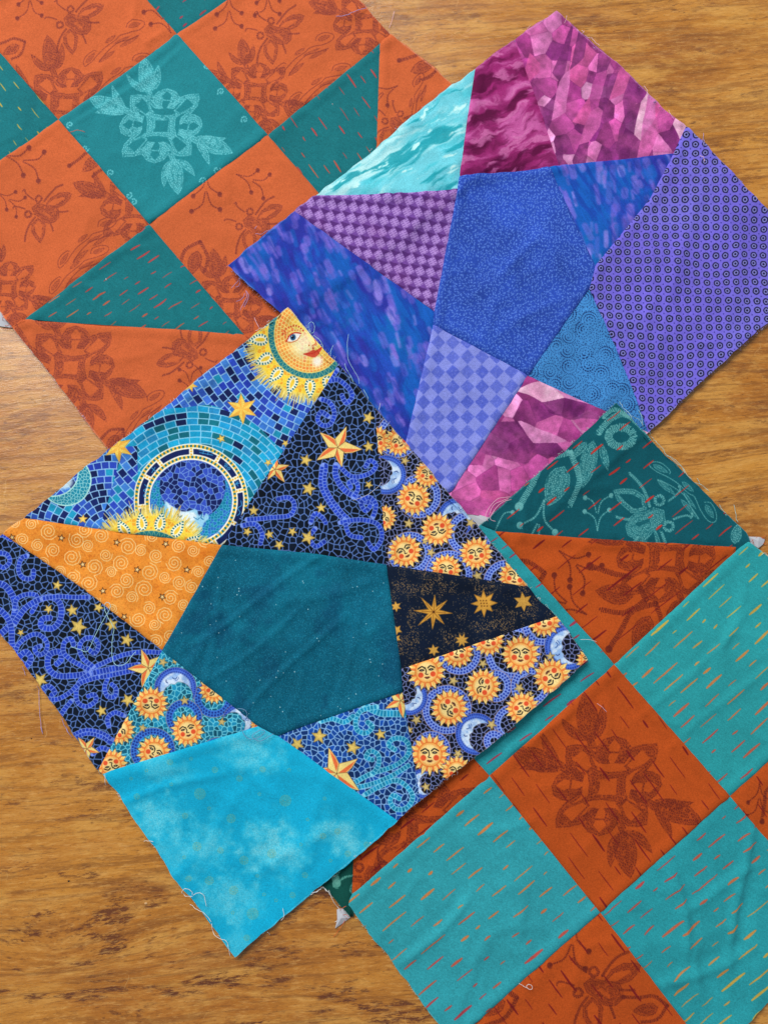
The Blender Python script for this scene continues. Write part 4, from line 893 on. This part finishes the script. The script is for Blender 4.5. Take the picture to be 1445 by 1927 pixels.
BLOCKS['B'] = [
 ([(903,988),(930,1001),(1154,1250),(920,1459),(712,1222),(690,1190)], f_tealdash(-35, [PNK, PNK], 71, (40,150,160), gap=34, row=24, lmax=44, w=3.6), "teal strip with crimson dashes"),
 ([(667,1590),(700,1220),(712,1222),(920,1459),(662,1688)], OB(-38, ('M',800,1560,44),('B',700,1650,40,30)), "dark orange strip"),
 ([(667,1590),(662,1690),(659,1723),(606,1665),(560,1600),(700,1220)], f_greenB2, "dark green sliver"),
 ([(1153,764),(903,990),(930,1001),(1155,1017),(1382,1030),(1408,1024),(1400,1003),(1285,890)], f_greenB, "dark green triangle with pale print"),
 ([(930,1001),(1155,1017),(1382,1030),(1154,1250)], OB(-38, ('P',980,1090,40,75),('P',1165,1120,44,100),('M',1250,1050,40),('P',1210,1180,44,25),('V',1060,1045,38,-50),('V',1090,1150,40,120)), "burnt orange triangle"),
 ([(1370,1497),(1600,1288),(1810,1530),(1590,1752)], OB(54, ('V',1425,1480,28,0),('P',1460,1500,30,0)), "burnt orange square at the edge"),
 ([(1127,1715),(893,1925),(868,1971),(1075,2230),(1335,1985)], OB(54, ('B',1120,1860,44,-20),('V',1080,1745,40,10),('P',930,1890,40,70),('P',1220,1895,30,80)), "burnt orange square with bee"),
 ([(920,1459),(1127,1715),(893,1925),(868,1971),(828,1927),(797,1888),(749,1824),(694,1754),(650,1691)], f_tealdash(-39, [ORG, ORG, RDD, PNK], 72, (48,156,168), grad=(.2,1), gap=32, row=27, lmax=44, w=4.), "light teal square with orange and red dashes"),
 ([(1127,1715),(1370,1497),(1590,1752),(1335,1985)], f_tealdash(-39, [RDD, ORG, YEL], 73, (40,152,162), grad=(1,1), gap=28, row=25, lmax=46, w=3.8), "light teal square with orange and yellow dashes"),
 ([(1154,1250),(1402,1019),(1445,1052),(1640,1262),(1600,1288),(1370,1497)], f_tealdash(-42, [YEL, YEL, ORG, RDD], 74, (42,154,160), grad=(0,1), gap=26, row=24, lmax=46, w=3.6), "light teal square with yellow dashes"),
 ([(920,1459),(1154,1250),(1370,1497),(1127,1715)], OB(54, ('M',1139,1477,44)), "burnt orange centre square with medallion"),
]
BLOCKS['C'] = [
 ([(10,1006),(162,1110),(307,1224),(187,1449),(95,1310),(0,1186),(-76,1074)], SW_L, "dark tile print with blue scrolls"),
 ([(50,976),(238,1004),(419,1026),(307,1224),(162,1110),(10,1006)], f_spirals, "orange patch with pale spirals"),
 ([(50,976),(165,880),(300,782),(420,684),(545,588),(590,640),(637,690),(419,1026),(238,1004)], f_bigmosaic, "blue tile print with zodiac ring and sun face"),
 ([(637,690),(706,773),(714,880),(727,1063),(590,1042),(419,1026)], SW_R, "dark tile print with orange star"),
 ([(706,773),(850,940),(990,1105),(727,1063),(714,880)], SUNSU, "narrow patch with small sun faces"),
 ([(727,1063),(990,1105),(1043,1160),(755,1258)], f_navy, "navy patch with gold stars"),
 ([(755,1258),(1043,1160),(1100,1240),(950,1375),(790,1502),(757,1301)], SUNSL, "wide patch with small sun faces"),
 ([(757,1301),(790,1502),(748,1539),(523,1384)], SW_B, "blue tile print with turquoise scrolls"),
 ([(307,1224),(487,1366),(195,1454),(187,1449)], SUNST, "turquoise tile print with sun faces"),
 ([(195,1454),(487,1366),(523,1384),(748,1539),(600,1666),(445,1797),(330,1650),(255,1540)], f_cyan, "bright cyan cloudy patch"),
 ([(419,1026),(590,1042),(727,1063),(755,1258),(757,1301),(523,1384),(487,1366),(307,1224)], f_glitter, "deep teal glitter pentagon"),
]
INFO = {
 'A': ("quilt block of orange and dark teal squares with pale medallion centre", "quilt block"),
 'D': ("quilt block of purple, blue and pink angled patches round a royal blue pentagon", "quilt block"),
 'B': ("quilt block of light teal and burnt orange squares with brown medallion centre", "quilt block"),
 'C': ("quilt block of celestial tile prints with sun faces round a deep teal pentagon", "quilt block"),
}
# creases: block, x0,y0,x1,y1 (photo px), height mm, width mm
CREASE = {
 'A': [(250,0,262,60,.5,5),(300,60,285,90,.6,6),(60,330,120,470,.35,9),(160,500,300,470,.4,7),(160,540,190,560,.6,6),(620,270,640,320,.4,7),(480,20,500,60,.6,7),(200,120,150,180,.5,9),(430,60,470,150,.4,9),(150,240,330,100,.6,4)],
 'D': [(520,470,640,560,.5,8),(560,560,700,760,.5,8),(700,400,800,520,.5,7),(880,560,1020,440,.6,10),(940,640,1060,560,.5,8),(1222,470,1200,660,.6,9),(1300,380,1240,700,.6,10),(900,180,960,300,.4,7),(1020,600,1070,680,.5,6),(740,600,760,780,.6,6),(900,370,960,520,.5,8),(1130,230,1060,150,.4,7),(700,300,840,220,.4,6),(1380,440,1370,620,.5,10)],
 'B': [(668,1770,860,1690,0,5),(760,1810,880,1680,.9,4.5),(980,1760,950,1640,.5,6),(1260,1640,1290,1800,1.0,5),(1180,1740,1270,1830,.7,6),(1400,1560,1380,1800,1.1,5),(1290,1700,1420,1640,.7,5),(1250,1850,1400,1780,.8,6),(1200,1350,1400,1150,.5,4),(1280,1400,1430,1250,.5,4),(1350,1250,1390,1100,.5,5),(960,1430,1000,1360,.8,5),(1010,1400,1060,1330,.6,5),(1080,1620,1160,1500,.4,8),(1030,940,1150,860,.3,8),(880,1560,1010,1540,.5,6),(1300,1780,1330,1880,.8,6),(1050,1850,1100,1800,.4,6),(1230,1070,1260,1090,.4,6)],
 'C': [(385,1190,600,1060,.85,2.7),(372,1300,432,1080,.9,2.6),(450,1365,640,1160,.85,2.8),(390,1275,570,1145,.6,3),(640,1330,665,1150,.7,3.5),(540,1350,565,1240,.5,3),(230,1520,420,1450,.7,4),(440,1400,520,1500,.6,5),(380,1620,470,1480,.35,7),(480,1640,640,1560,.4,7),(350,1290,380,1200,.6,5),(100,1180,160,1260,.4,8),(500,760,560,700,.3,8),(650,1000,700,900,.35,8),(560,1120,700,1100,.5,6),(850,1120,960,1150,.3,7)],
}
ORDER = ('A', 'D', 'B', 'C')

# ------------------------------------------------------------------ drape: one height field, block on block
GX0, GY0, GS = -.50, -.56, .002
GW, GH = 500, 560
gX, gY = np.meshgrid(GX0 + np.arange(GW) * GS, GY0 + np.arange(GH) * GS)
HF = np.zeros((GH, GW))
def blur(a, s_):
    k = np.exp(-.5 * (np.arange(-3 * s_, 3 * s_ + 1) / s_) ** 2); k /= k.sum(); p = len(k) // 2
    b = np.pad(a, p, mode='edge'); b = np.apply_along_axis(lambda v: np.convolve(v, k, 'valid'), 0, b); return np.apply_along_axis(lambda v: np.convolve(v, k, 'valid'), 1, b)
def dilate(a, r):
    o = a.copy()
    for dj in range(-r, r + 1):
        for di in range(-r, r + 1):
            if dj * dj + di * di <= r * r: o = np.maximum(o, np.roll(np.roll(a, dj, 0), di, 1))
    return o
def samp(G, x, y):
    u = np.clip((x - GX0) / GS, 0, GW - 1.01); v = np.clip((y - GY0) / GS, 0, GH - 1.01); i = u.astype(int); j = v.astype(int); fu = u - i; fv = v - j
    return G[j, i] * (1 - fu) * (1 - fv) + G[j, i + 1] * fu * (1 - fv) + G[j + 1, i] * (1 - fu) * fv + G[j + 1, i + 1] * fu * fv

def crease_z(k, x, y):
    z = np.zeros_like(x)
    for x0, y0, x1, y1, a, w in CREASE[k]:
        A_, B_ = px2t([(x0, y0), (x1, y1)]); ab = B_ - A_; L = np.linalg.norm(ab); ab /= L
        rx, ry = x - A_[0], y - A_[1]; t = (rx * ab[0] + ry * ab[1]) / L; d = (-rx * ab[1] + ry * ab[0]) + .004 * np.sin(t * 3 + x0)
        w_ = w * .001; en = np.exp(-(np.maximum(0, np.abs(t - .5) - .35) / .22) ** 2)
        w_ = w_ * .75; z += .0023 * a * en * (np.exp(-np.abs(d / w_ * 1.5) ** 1.25) - .35 * np.exp(-((d - 1.6 * w_) / w_ / 1.3) ** 2))
    return z
def folds(k, x, y):
    q = ord(k) + (5 if k == 'B' else 0)
    rg = 1 - np.abs(2 * fbm(x * 17 + 5 * q, y * 17 - q, 71, 2) - 1); rg2 = 1 - np.abs(2 * fbm(x * 38 - q, y * 30 + q, 75, 2) - 1)
    rg3 = 1 - np.abs(2 * fbm((x + y) * 34 + q, (x - y) * 13 + q, 79, 2) - 1)
    return crease_z(k, x, y) + {'A': .0009, 'B': .0012, 'C': .0012, 'D': .0012}[k] * (rg ** 9 + .35 * rg2 ** 8 + .7 * rg3 ** 12) + .0020 * (fbm(x * 20 + q, y * 20, 17 + q, 2) - .5)
def patch_mesh(name, k, poly, others, top, mat, cv, parent, rank, zoff=0.):
    P = px2t(poly); n = len(P)
    if sum(P[i][0] * P[(i + 1) % n][1] - P[(i + 1) % n][0] * P[i][1] for i in range(n)) < 0: P = P[::-1]; poly = list(poly)[::-1]
    kinds = []
    for i in range(n):
        mx, my = (np.array(poly[i]) + np.array(poly[(i + 1) % n])) / 2; kd = 'o'
        for r2, q in others:
            d, _, _, _ = seg_dist(np.array([mx]), np.array([my]), q, True)
            if d[0] < 3.5: kd = 'h' if rank > r2 else 'l'; break
        kinds.append(kd)
    B, Bk = [], []
    st_ = .0026
    for i in range(n):
        a, b = P[i], P[(i + 1) % n]; m_ = max(2, int(np.linalg.norm(b - a) / st_)); e = (b - a) / np.linalg.norm(b - a); nn = np.array((-e[1], e[0]))
        for j in range(m_):
            q = a + (b - a) * j / m_
            if kinds[i] == 'o' and 0 < j: q = q + nn * (.00035 * (random.Random(int(q[0] * 1e5)).random() - .5) + .0009 * math.sin(j * .11 + i) * math.sin(math.pi * j / m_) + .0004 * math.sin(j * .9 + 2 * i) * math.sin(j * .23 + i))
            B.append(q); Bk.append((i, nn))
    B = np.array(B); pts = [B]
    def dist_all(x, y):
        return seg_dist(x, y, B, True)[0]
    for off in (.0005, .0013, .0028):
        q = B + np.array([b[1] for b in Bk]) * off; ins = inside(q[:, 0], q[:, 1], B); d = dist_all(q[:, 0], q[:, 1]); pts.append(q[ins & (d > off * .93)])
    g = .0024; x0, y0 = P.min(0); x1, y1 = P.max(0)
    xs, ys = np.meshgrid(np.arange(x0, x1, g), np.arange(y0, y1, g * .866)); xs = xs + (np.arange(xs.shape[0]) % 2)[:, None] * g / 2; xs = xs.ravel(); ys = ys.ravel()
    ins = inside(xs, ys, P); xs, ys = xs[ins], ys[ins]; d = seg_dist(xs, ys, P, True)[0]; kx = d > .0040; pts.append(np.stack([xs[kx], ys[kx]], -1))
    V = np.concatenate(pts); nb = len(B)
    r = delaunay_2d_cdt([Vector(v) for v in V], [(i, (i + 1) % nb) for i in range(nb)], [], 1, 1e-7, True)
    vo = np.array([tuple(v) for v in r[0]]); orig = r[3]; ta = np.array([list(f) for f in r[2]]); tc = vo[ta].mean(1)
    tri = [tuple(int(v) for v in f) for f, ok in zip(ta, inside(tc[:, 0], tc[:, 1], B)) if ok]   # drop what the triangulation fills outside concave corners
    x, y = vo[:, 0], vo[:, 1]
    z = samp(top, x, y) + folds(k, x, y) + zoff
    z = z + .0004 * (fbm(x * 90 + rank * 3, y * 90, 7 + rank, 3) - .5)
    for i in range(n):
        d, t, L, _ = seg_dist(x, y, [P[i], P[(i + 1) % n]]); d = d * 1000
        if kinds[i] == 'h': z = z + .001 * (.80 * ss(8.5, 5.0, d) - 1.1 * np.exp(-(d / .9) ** 1.2) + .30 * np.exp(-d / 3.5) * (vn(t * 160 + i * 9, t * 0, 8) - .5))
        elif kinds[i] == 'l': z = z - .001 * .55 * np.exp(-(d / 1.9) ** 1.6) + .0004 * np.exp(-d / 6) * (vn(t * 130 + i * 5, t * 0, 9) - .5) + .0002 * ss(12, 3, d)
    do = np.full(len(x), 1e9)
    for a, b in OSEG: do = np.minimum(do, seg_dist(x, y, [a, b])[0])
    z = z + (1 - np.clip(samp(COVER, x, y), 0, 1)) * .001 * ss(14, 0, do * 1000) * (.15 + 1.3 * ss(.35, .8, vn(x * 34 + 9, y * 34 + ord(k), 5)))
    bi = {}
    for idx, o_ in enumerate(orig):
        for q in o_:
            if q < nb: bi[q] = idx
    ring = [bi[q] for q in range(nb) if q in bi]
    verts = [(a, b, c) for a, b, c in zip(x, y, z)]; nv = len(verts)
    faces = [tuple(f) for f in tri]
    # skirt: cloth thickness, then a strip of underside
    cen = P.mean(0)
    rk = [kinds[Bk[q][0]] for q in range(nb) if q in bi]; rn = [Bk[q][1] for q in range(nb) if q in bi]
    for lev, (dz, inset) in enumerate(((-.0005, 0), (-.0009 , .004))):
        for q, kd, n_ in zip(ring, rk, rn):
            v = np.array(verts[q][:2]); u = cen - v; u /= np.linalg.norm(u)
            if kd == 'h': u = -n_; inset_ = .00025 if lev == 0 else -.001; dz = -.0012 - .0002 * lev
            elif kd == 'l': u = -n_; inset_ = .0015 if lev == 0 else .0022; dz = -.00045 - .0002 * lev
            else: inset_ = inset
            inset, ins0 = inset_, inset; verts.append((v[0] + u[0] * inset, v[1] + u[1] * inset, verts[q][2] + dz)); inset = ins0
    m_ = len(ring)
    for i in range(m_):
        j = (i + 1) % m_; faces.append((ring[j], ring[i], nv + i, nv + j)); faces.append((nv + j, nv + i, nv + m_ + i, nv + m_ + j))
    # all faces up
    f0 = faces[0]; a, b, c = (np.array(verts[q][:2]) for q in f0[:3])
    if (b - a)[0] * (c - a)[1] - (b - a)[1] * (c - a)[0] < 0:
        faces = [f[::-1] if i < len(tri) else f for i, f in enumerate(faces)]
    o = mesh_obj(name, verts, faces, mat, parent); me = o.data
    uv = me.uv_layers.new(name="cloth"); co = np.empty(len(me.vertices) * 3, np.float32); me.vertices.foreach_get("co", co); co = co.reshape(-1, 3)
    li = np.empty(len(me.loops), np.int32); me.loops.foreach_get("vertex_index", li)
    u = (co[li, 0] - cv.x0) / (cv.w * cv.res); v = (co[li, 1] - cv.y0) / (cv.h * cv.res)
    uv.data.foreach_set("uv", np.stack([u, v], -1).astype(np.float32).ravel())
    # sharp fold where the skirt starts
    sh = np.zeros(len(me.edges), bool); rs_ = set(ring)
    for e in me.edges:
        if e.vertices[0] in rs_ and e.vertices[1] in rs_: sh[e.index] = True
    at = me.attributes.new("sharp_edge", 'BOOLEAN', 'EDGE'); at.data.foreach_set("value", sh)
    return o, kinds, poly

LIN = plain("lining_cloth", (186, 188, 196)); 
TOPS = {}; OUTER = {}
MASKS = {}
for k in ORDER:
    MASKS[k] = np.zeros_like(HF, bool)
    for poly, *_ in BLOCKS[k]: MASKS[k] |= inside(gX, gY, px2t(poly))
for ki, k in enumerate(ORDER):
    pl = BLOCKS[k]; mask = MASKS[k]; COVER = np.zeros_like(HF)
    for k2 in ORDER[ki + 1:]: COVER = np.maximum(COVER, MASKS[k2])
    if COVER.max() > 0: COVER = blur(dilate(COVER, 5), 2)
    sup = blur(dilate(HF, 2), 4); und = .0020 * fbm(gX * 14 + ord(k), gY * 14, ord(k), 3)
    base = np.maximum(sup, HF) + .0009 + und
    TOPS[k] = base
    root = link(bpy.data.objects.new("quilt_block", None)); root.empty_display_size = .05
    root["label"], root["category"] = INFO[k]; root["group"] = "quilt blocks on the table"
    OUTER[k] = []; OSEG = []
    for r1, (poly, *_) in enumerate(pl):
        for i in range(len(poly)):
            mxy = (np.array(poly[i]) + np.array(poly[(i + 1) % len(poly)])) / 2
            if all(seg_dist(mxy[:1], mxy[1:], q[0], True)[0][0] > 3.5 for r2, q in enumerate(pl) if r2 != r1): OSEG.append(px2t([poly[i], poly[(i + 1) % len(poly)]]))
    for rank, (poly, fn, lab) in enumerate(pl):
        res = .00024 if k == 'C' else .0003
        cv = Canvas(poly, res); fn(cv)
        # cut edges show a hair of undyed thread
        for i in range(len(poly)):
            mxy = (np.array(poly[i]) + np.array(poly[(i + 1) % len(poly)])) / 2
            if all(seg_dist(mxy[:1], mxy[1:], q[0], True)[0][0] > 3.5 for r2, q in enumerate(pl) if r2 != rank):
                OUTER[k].append((poly[i], poly[(i + 1) % len(poly)]))
                d, t, L, _ = seg_dist(cv.px, cv.py, [poly[i], poly[(i + 1) % len(poly)]])
                cv.mix(ss(1.5, .5, d + .8 * (vn(t * .5, t * 0, 3) - .3)) * .55, np.clip(cv.c.mean((0, 1)) * .6 + .42, 0, 1))
        mat = cloth_material("cloth_" + lab.replace(" ", "_"), cv, **(dict(rough=.8, spec=.12) if fn is f_glitter else {}))
        o, kinds, _ = patch_mesh("fabric_patch", k, poly, [(r2, q[0]) for r2, q in enumerate(pl) if r2 != rank], base, mat, cv, root, rank)
        o["label"] = lab
    BLOCKS[k].append(root)
    HF = np.where(mask, base + folds(k, gX, gY) + .0014, HF)
# ------------------------------------------------------------------ threads
def tube(pts, r, z, seg=5, ends=True):
    """thin thread through tabletop points; z = heights"""
    P = [Vector((p[0], p[1], h)) for p, h in zip(pts, z)]; vs, fs = [], []; n = len(P)
    for i, p in enumerate(P):
        t = (P[min(i + 1, n - 1)] - P[max(i - 1, 0)]).normalized(); a = t.cross(Vector((0, 0, 1))); a = a.normalized() if a.length > 1e-6 else Vector((1, 0, 0)); b = a.cross(t)
        rr = r * (.55 if i in (0, n - 1) else 1)
        for k in range(seg): g = 2 * math.pi * k / seg; vs.append(tuple(p + a * rr * math.cos(g) + b * rr * math.sin(g)))
    for i in range(n - 1):
        for k in range(seg): j = (k + 1) % seg; fs.append((i * seg + k, i * seg + j, (i + 1) * seg + j, (i + 1) * seg + k))
    fs.append(tuple(range(seg))[::-1]); fs.append(tuple((n - 1) * seg + k for k in range(seg)))
    return vs, fs
def thread(o, s_, pts, mat, name, parent=None, lift=.0012, r=.00021, sub=5):
    q = crv([(o[0] + x / s_, o[1] + y / s_) for x, y in pts], sub); T = px2t(q, .003); n = len(T); h0 = samp(blur_top, T[:, 0], T[:, 1])
    z = [h0[i] + r * 1.5 + lift * (.35 + .65 * math.sin(math.pi * i / (n - 1))) + .0003 * math.sin(i * 1.7) for i in range(n)]
    vs, fs = tube(T, r, z); return mesh_obj(name, vs, fs, mat, parent)
blur_top = dilate(HF, 1) + .0004
WHT, PCY, LIL, BLG, PNKT, ORT, GRN, DRK = (plain("thread_" + n, c, .6) for n, c in (("white", (232, 228, 226)), ("pale_cyan", (176, 226, 232)), ("lilac", (176, 160, 214)), ("blue_grey", (110, 150, 190)), ("pink", (236, 190, 206)), ("rust", (206, 92, 50)), ("pale_green", (176, 208, 200)), ("dark", (60, 52, 72))))
RT = {k: BLOCKS[k][-1] for k in ORDER}
def loose(o, s_, pts, mat, label, **kw):
    t = thread(o, s_, pts, mat, "loose_thread", **kw); t["label"] = label; t["category"] = "thread"; t["group"] = "loose threads on the fabric"
z4, zc, zs, zt = ((0, 980), 3.61), ((160, 1200), 3.61), ((400, 580), 3.61), ((860, 1240), 2.47)
loose(*z4, [(490,855),(545,872),(600,888),(640,820),(700,700),(755,610),(765,570),(738,556),(722,590),(750,660),(785,730),(775,800),(772,900),(785,960),(820,985),(870,965),(905,920),(930,888)], PCY, "pale cyan thread looped across the dark scroll print and orange spiral patch")
loose(*zc, [(1040,480),(1090,485),(1108,520),(1085,570),(1070,620),(1110,680),(1170,680),(1225,640),(1195,625),(1140,665),(1190,700),(1250,670),(1285,650)], BLG, "tangled blue grey thread at the top corner of the bright cyan patch")
loose(*zs, [(955,1312),(1050,1275),(1120,1222),(1150,1185)], WHT, "fine white thread lying over the dark tile print beside the orange star", r=.00013)
loose(*zs, [(925,180),(917,240),(918,290),(924,360),(960,430),(990,480),(998,525)], PCY, "long pale thread on the blue violet patch beside the big sun face", r=.00014)
loose(*zt, [(285,1505),(315,1522),(340,1532),(347,1518),(332,1508),(320,1518),(330,1532)], WHT, "small curled white thread on the seam at the bottom edge", r=.00015)
loose((0, 0), 3.01, [(395,766),(450,753),(492,760)], ORT, "short rust thread across the left corner of the teal medallion square")
loose((400, 0), 3.01, [(700,109),(760,106),(800,88),(872,60)], LIL, "lilac blue thread at the top edge of the upper orange block")
loose(*zt, [(645,205),(668,222),(690,246)], PNKT, "short pale thread on the burnt orange medallion square", r=.00014)
loose((700, 1040), 3.44, [(1340,562),(1400,563),(1448,577)], WHT, "pale thread crossing the teal strip beside the celestial block corner", r=.00014)
loose((800, 0), 2.24, [(1150,662),(1166,672),(1170,690)], PNKT, "short pink thread on the violet ring print near its top corner")
loose((400, 580), 3.61, [(288,70),(300,100),(322,142)], PNKT, "short pale pink thread on the orange cloth above the big sun print")
loose((0, 400), 3.01, [(608,380),(612,392)], WHT, "tiny white lint speck on the dark teal triangle", r=.0004, sub=2)
loose((400, 0), 3.01, [(680,598),(682,606)], WHT, "tiny white lint speck on the dark teal trapezoid", r=.0003, sub=2)
FR = [
 ('C', zs, PCY, [[(655,150),(658,118),(682,108),(697,140),(685,188),(666,175),(662,150)], [(690,200),(730,232),(752,270),(756,292)], [(805,340),(808,300),(824,262)], [(900,385),(912,430),(938,470),(960,520)], [(1025,560),(1060,625)]]),
 ('C', zs, WHT, [[(295,160),(330,152),(372,148)], [(372,104),(396,100)], [(1130,700),(1140,650)], [(1380,1070),(1440,1080)]]),
 ('C', z4, LIL, [[(150,990),(158,1015),(168,1055)], [(258,1120),(260,1180),(264,1280),(274,1390),(284,1452)], [(272,1400),(280,1440)], [(430,1340),(448,1400),(486,1480)], [(440,1400),(470,1455)]]),
 ('C', ((180, 1360), 2.408), WHT, [[(48,232),(50,262),(48,285)], [(268,536),(240,533),(213,542)], [(445,782),(405,780),(396,762),(412,746),(440,760),(442,778)], [(445,778),(470,765),(495,778),(505,830)], [(530,900),(500,862),(465,842),(424,828)], [(530,905),(535,945),(560,968),(596,982),(606,1010),(612,1058)], [(840,895),(856,872),(850,838)], [(780,945),(788,966)], [(975,775),(1000,760),(1025,740)]]),
 ('D', ((400, 360), 2.89), LIL, [[(150,490),(130,510),(105,536)], [(155,495),(150,520),(128,530)], [(185,545),(190,580),(170,620),(152,652)], [(180,560),(165,590),(130,605)], [(188,550),(200,580),(172,640)], [(330,235),(280,242),(235,240)], [(245,195),(232,212)]]),
 ('D', ((860, 740), 2.47), PNKT, [[(245,488),(190,492),(150,530),(130,570),(140,600)], [(248,500),(200,515),(160,560),(150,590),(175,600)], [(232,495),(170,520),(146,570)]]),
 ('D', ((800, 0), 2.24), PNKT, [[(582,108),(590,92),(594,68)], [(655,150),(666,140),(660,118)], [(668,155),(690,168),(700,150)], [(700,148),(716,170),(732,200)], [(938,410),(930,385),(918,362)], [(1045,505),(1030,485),(1022,465)], [(1065,525),(1078,530)], [(425,130),(440,118)]]),
 ('D', ((800, 0), 2.24), LIL, [[(1165,622),(1172,590),(1176,552)], [(1320,770),(1330,776)], [(1100,560),(1112,566)]]),
 ('B', ((860, 740), 2.47), GRN, [[(755,80),(752,60),(750,42)], [(765,72),(785,95),(800,130)], [(838,82),(852,110),(856,150)], [(800,115),(840,125),(862,158)], [(880,185),(915,208),(918,232),(950,262),(965,290),(1000,305),(1040,345),(1050,375)], [(960,285),(985,300),(1015,330),(1045,350),(1060,382),(1085,405)], [(1130,430),(1126,408),(1118,392)], [(1095,420),(1135,432),(1165,462)], [(1302,600),(1298,560),(1290,515)], [(1210,520),(1225,545),(1245,560)], [(1405,755),(1425,742),(1440,765)]]),
 ('B', ((860, 740), 2.47), ORT, [[(1370,700),(1400,680),(1444,658)], [(1375,690),(1410,694),(1446,700)], [(1360,690),(1395,670),(1440,676)]]),
 ('B', ((560, 1440), 3.284), WHT, [[(150,742),(185,768),(205,800)], [(195,765),(215,820),(240,870),(262,895)], [(90,782),(125,770),(150,752)], [(160,740),(180,770),(195,772)], [(230,975),(245,965)]]),
 ('B', ((560, 1440), 3.284), ORT, [[(305,945),(280,985),(250,1030),(220,1072)], [(262,892),(285,872),(302,865)], [(280,925),(300,915),(320,932)]]),
 ('A', ((0, 400), 3.01), ORT, [[(0,625),(40,640),(90,640),(140,620),(150,606)], [(0,650),(40,655),(80,655)], [(5,610),(30,600),(50,620)]]),
 ('A', ((400, 0), 3.01), PNKT, [[(1000,150),(1018,100),(1030,50)], [(1040,760),(1030,742)], [(905,860),(885,868)]]),
]
for k, (o, s_), mat, ls in FR:
    for p in ls: thread(o, s_, p, mat, "frayed_thread", RT[k], .0008, .00017)
# ears of seam allowance that stick out past the corners
def ear(k, pts, z):
    T = px2t(pts); c = T.mean(0); vs = [(p[0], p[1], z + .0006 * math.sin(i * 2.1)) for i, p in enumerate(T)]; n = len(T)
    vs += [(p[0], p[1], v[2] - .0004) for p, v in zip(T, vs)]; vs.append((c[0], c[1], z + .0012))
    fs = [(i, (i + 1) % n, 2 * n) for i in range(n)] + [(i, n + i, n + (i + 1) % n, (i + 1) % n) for i in range(n)]
    o = mesh_obj("seam_allowance", vs, fs, LIN, RT[k], False); o["label"] = "pale grey underside of the seam allowance"
ear('B', [(651,1707),(659,1725),(645,1737),(631,1746),(635,1728),(634,1711)], .0010)
ear('B', [(1405,1010),(1426,1011),(1438,1014),(1434,1024),(1424,1032),(1410,1022)], .0012)
ear('D', [(868,960),(930,978),(960,985),(935,990),(903,1000),(888,990)], .0022)
ear('A', [(-12,560),(4,586),(16,600),(26,618),(8,616),(-12,612)], .0009)
# hair of cut warp along the raw edges
rs = random.Random(11)
FC = {'A': PNKT, 'D': LIL, 'B': GRN, 'C': WHT}
for k in ORDER:
    VS, FS = [], []
    for (a, b) in OUTER[k]:
        a, b = np.array(a, float), np.array(b, float); L = np.linalg.norm(b - a); e = (b - a) / L; nn = np.array((e[1], -e[0]))
        cc = np.mean([np.mean(q[0], 0) for q in BLOCKS[k][:-1]], 0)
        if np.dot((a + b) / 2 - cc, nn) < 0: nn = -nn
        t = 0
        while t < L:
            t += rs.expovariate(1 / (2.2 if vn(np.array(t * .05), np.array(float(a[0])), 3) < .55 else 5.))
            p0 = a + e * t; ln = rs.uniform(.8, 3.6) * (2.2 if rs.random() < .06 else 1); sl = rs.uniform(-1, 1)
            q = [p0 - nn * 2, p0 + nn * ln * .5 + e * sl * ln * .3, p0 + nn * ln + e * sl * ln]
            T = px2t(q, .002); base = samp(TOPS[k], T[:1, 0], T[:1, 1])[0]
            v, f = tube(T, .00013, [base + .0001, base + .0002, base - .0002], 3); o0 = len(VS); VS += v; FS += [tuple(i + o0 for i in g) for g in f]
    o = mesh_obj("frayed_fringe", VS, FS, FC[k], RT[k]); o["kind"] = "stuff"
# dents and grit in the wood
for i, (x, y, r, c) in enumerate(((130,1658,.0008,(30,20,14)),(275,1700,.0010,(214,170,120)),(1290,600,.0007,(60,40,24)),(60,1390,.0006,(90,50,24)))):
    T = px2t((x, y)); n = 8; vs = [(T[0] + r * (1 + .3 * math.sin(j * 2.3)) * math.cos(j * 6.283 / n), T[1] + r * .7 * math.sin(j * 6.283 / n), .0001) for j in range(n)] + [(T[0], T[1], .0004)]
    o = mesh_obj("wood_speck", vs, [(j, (j + 1) % n, n) for j in range(n)], plain("speck%d" % i, c), TABLE, False)
for k in ORDER: BLOCKS[k].pop()
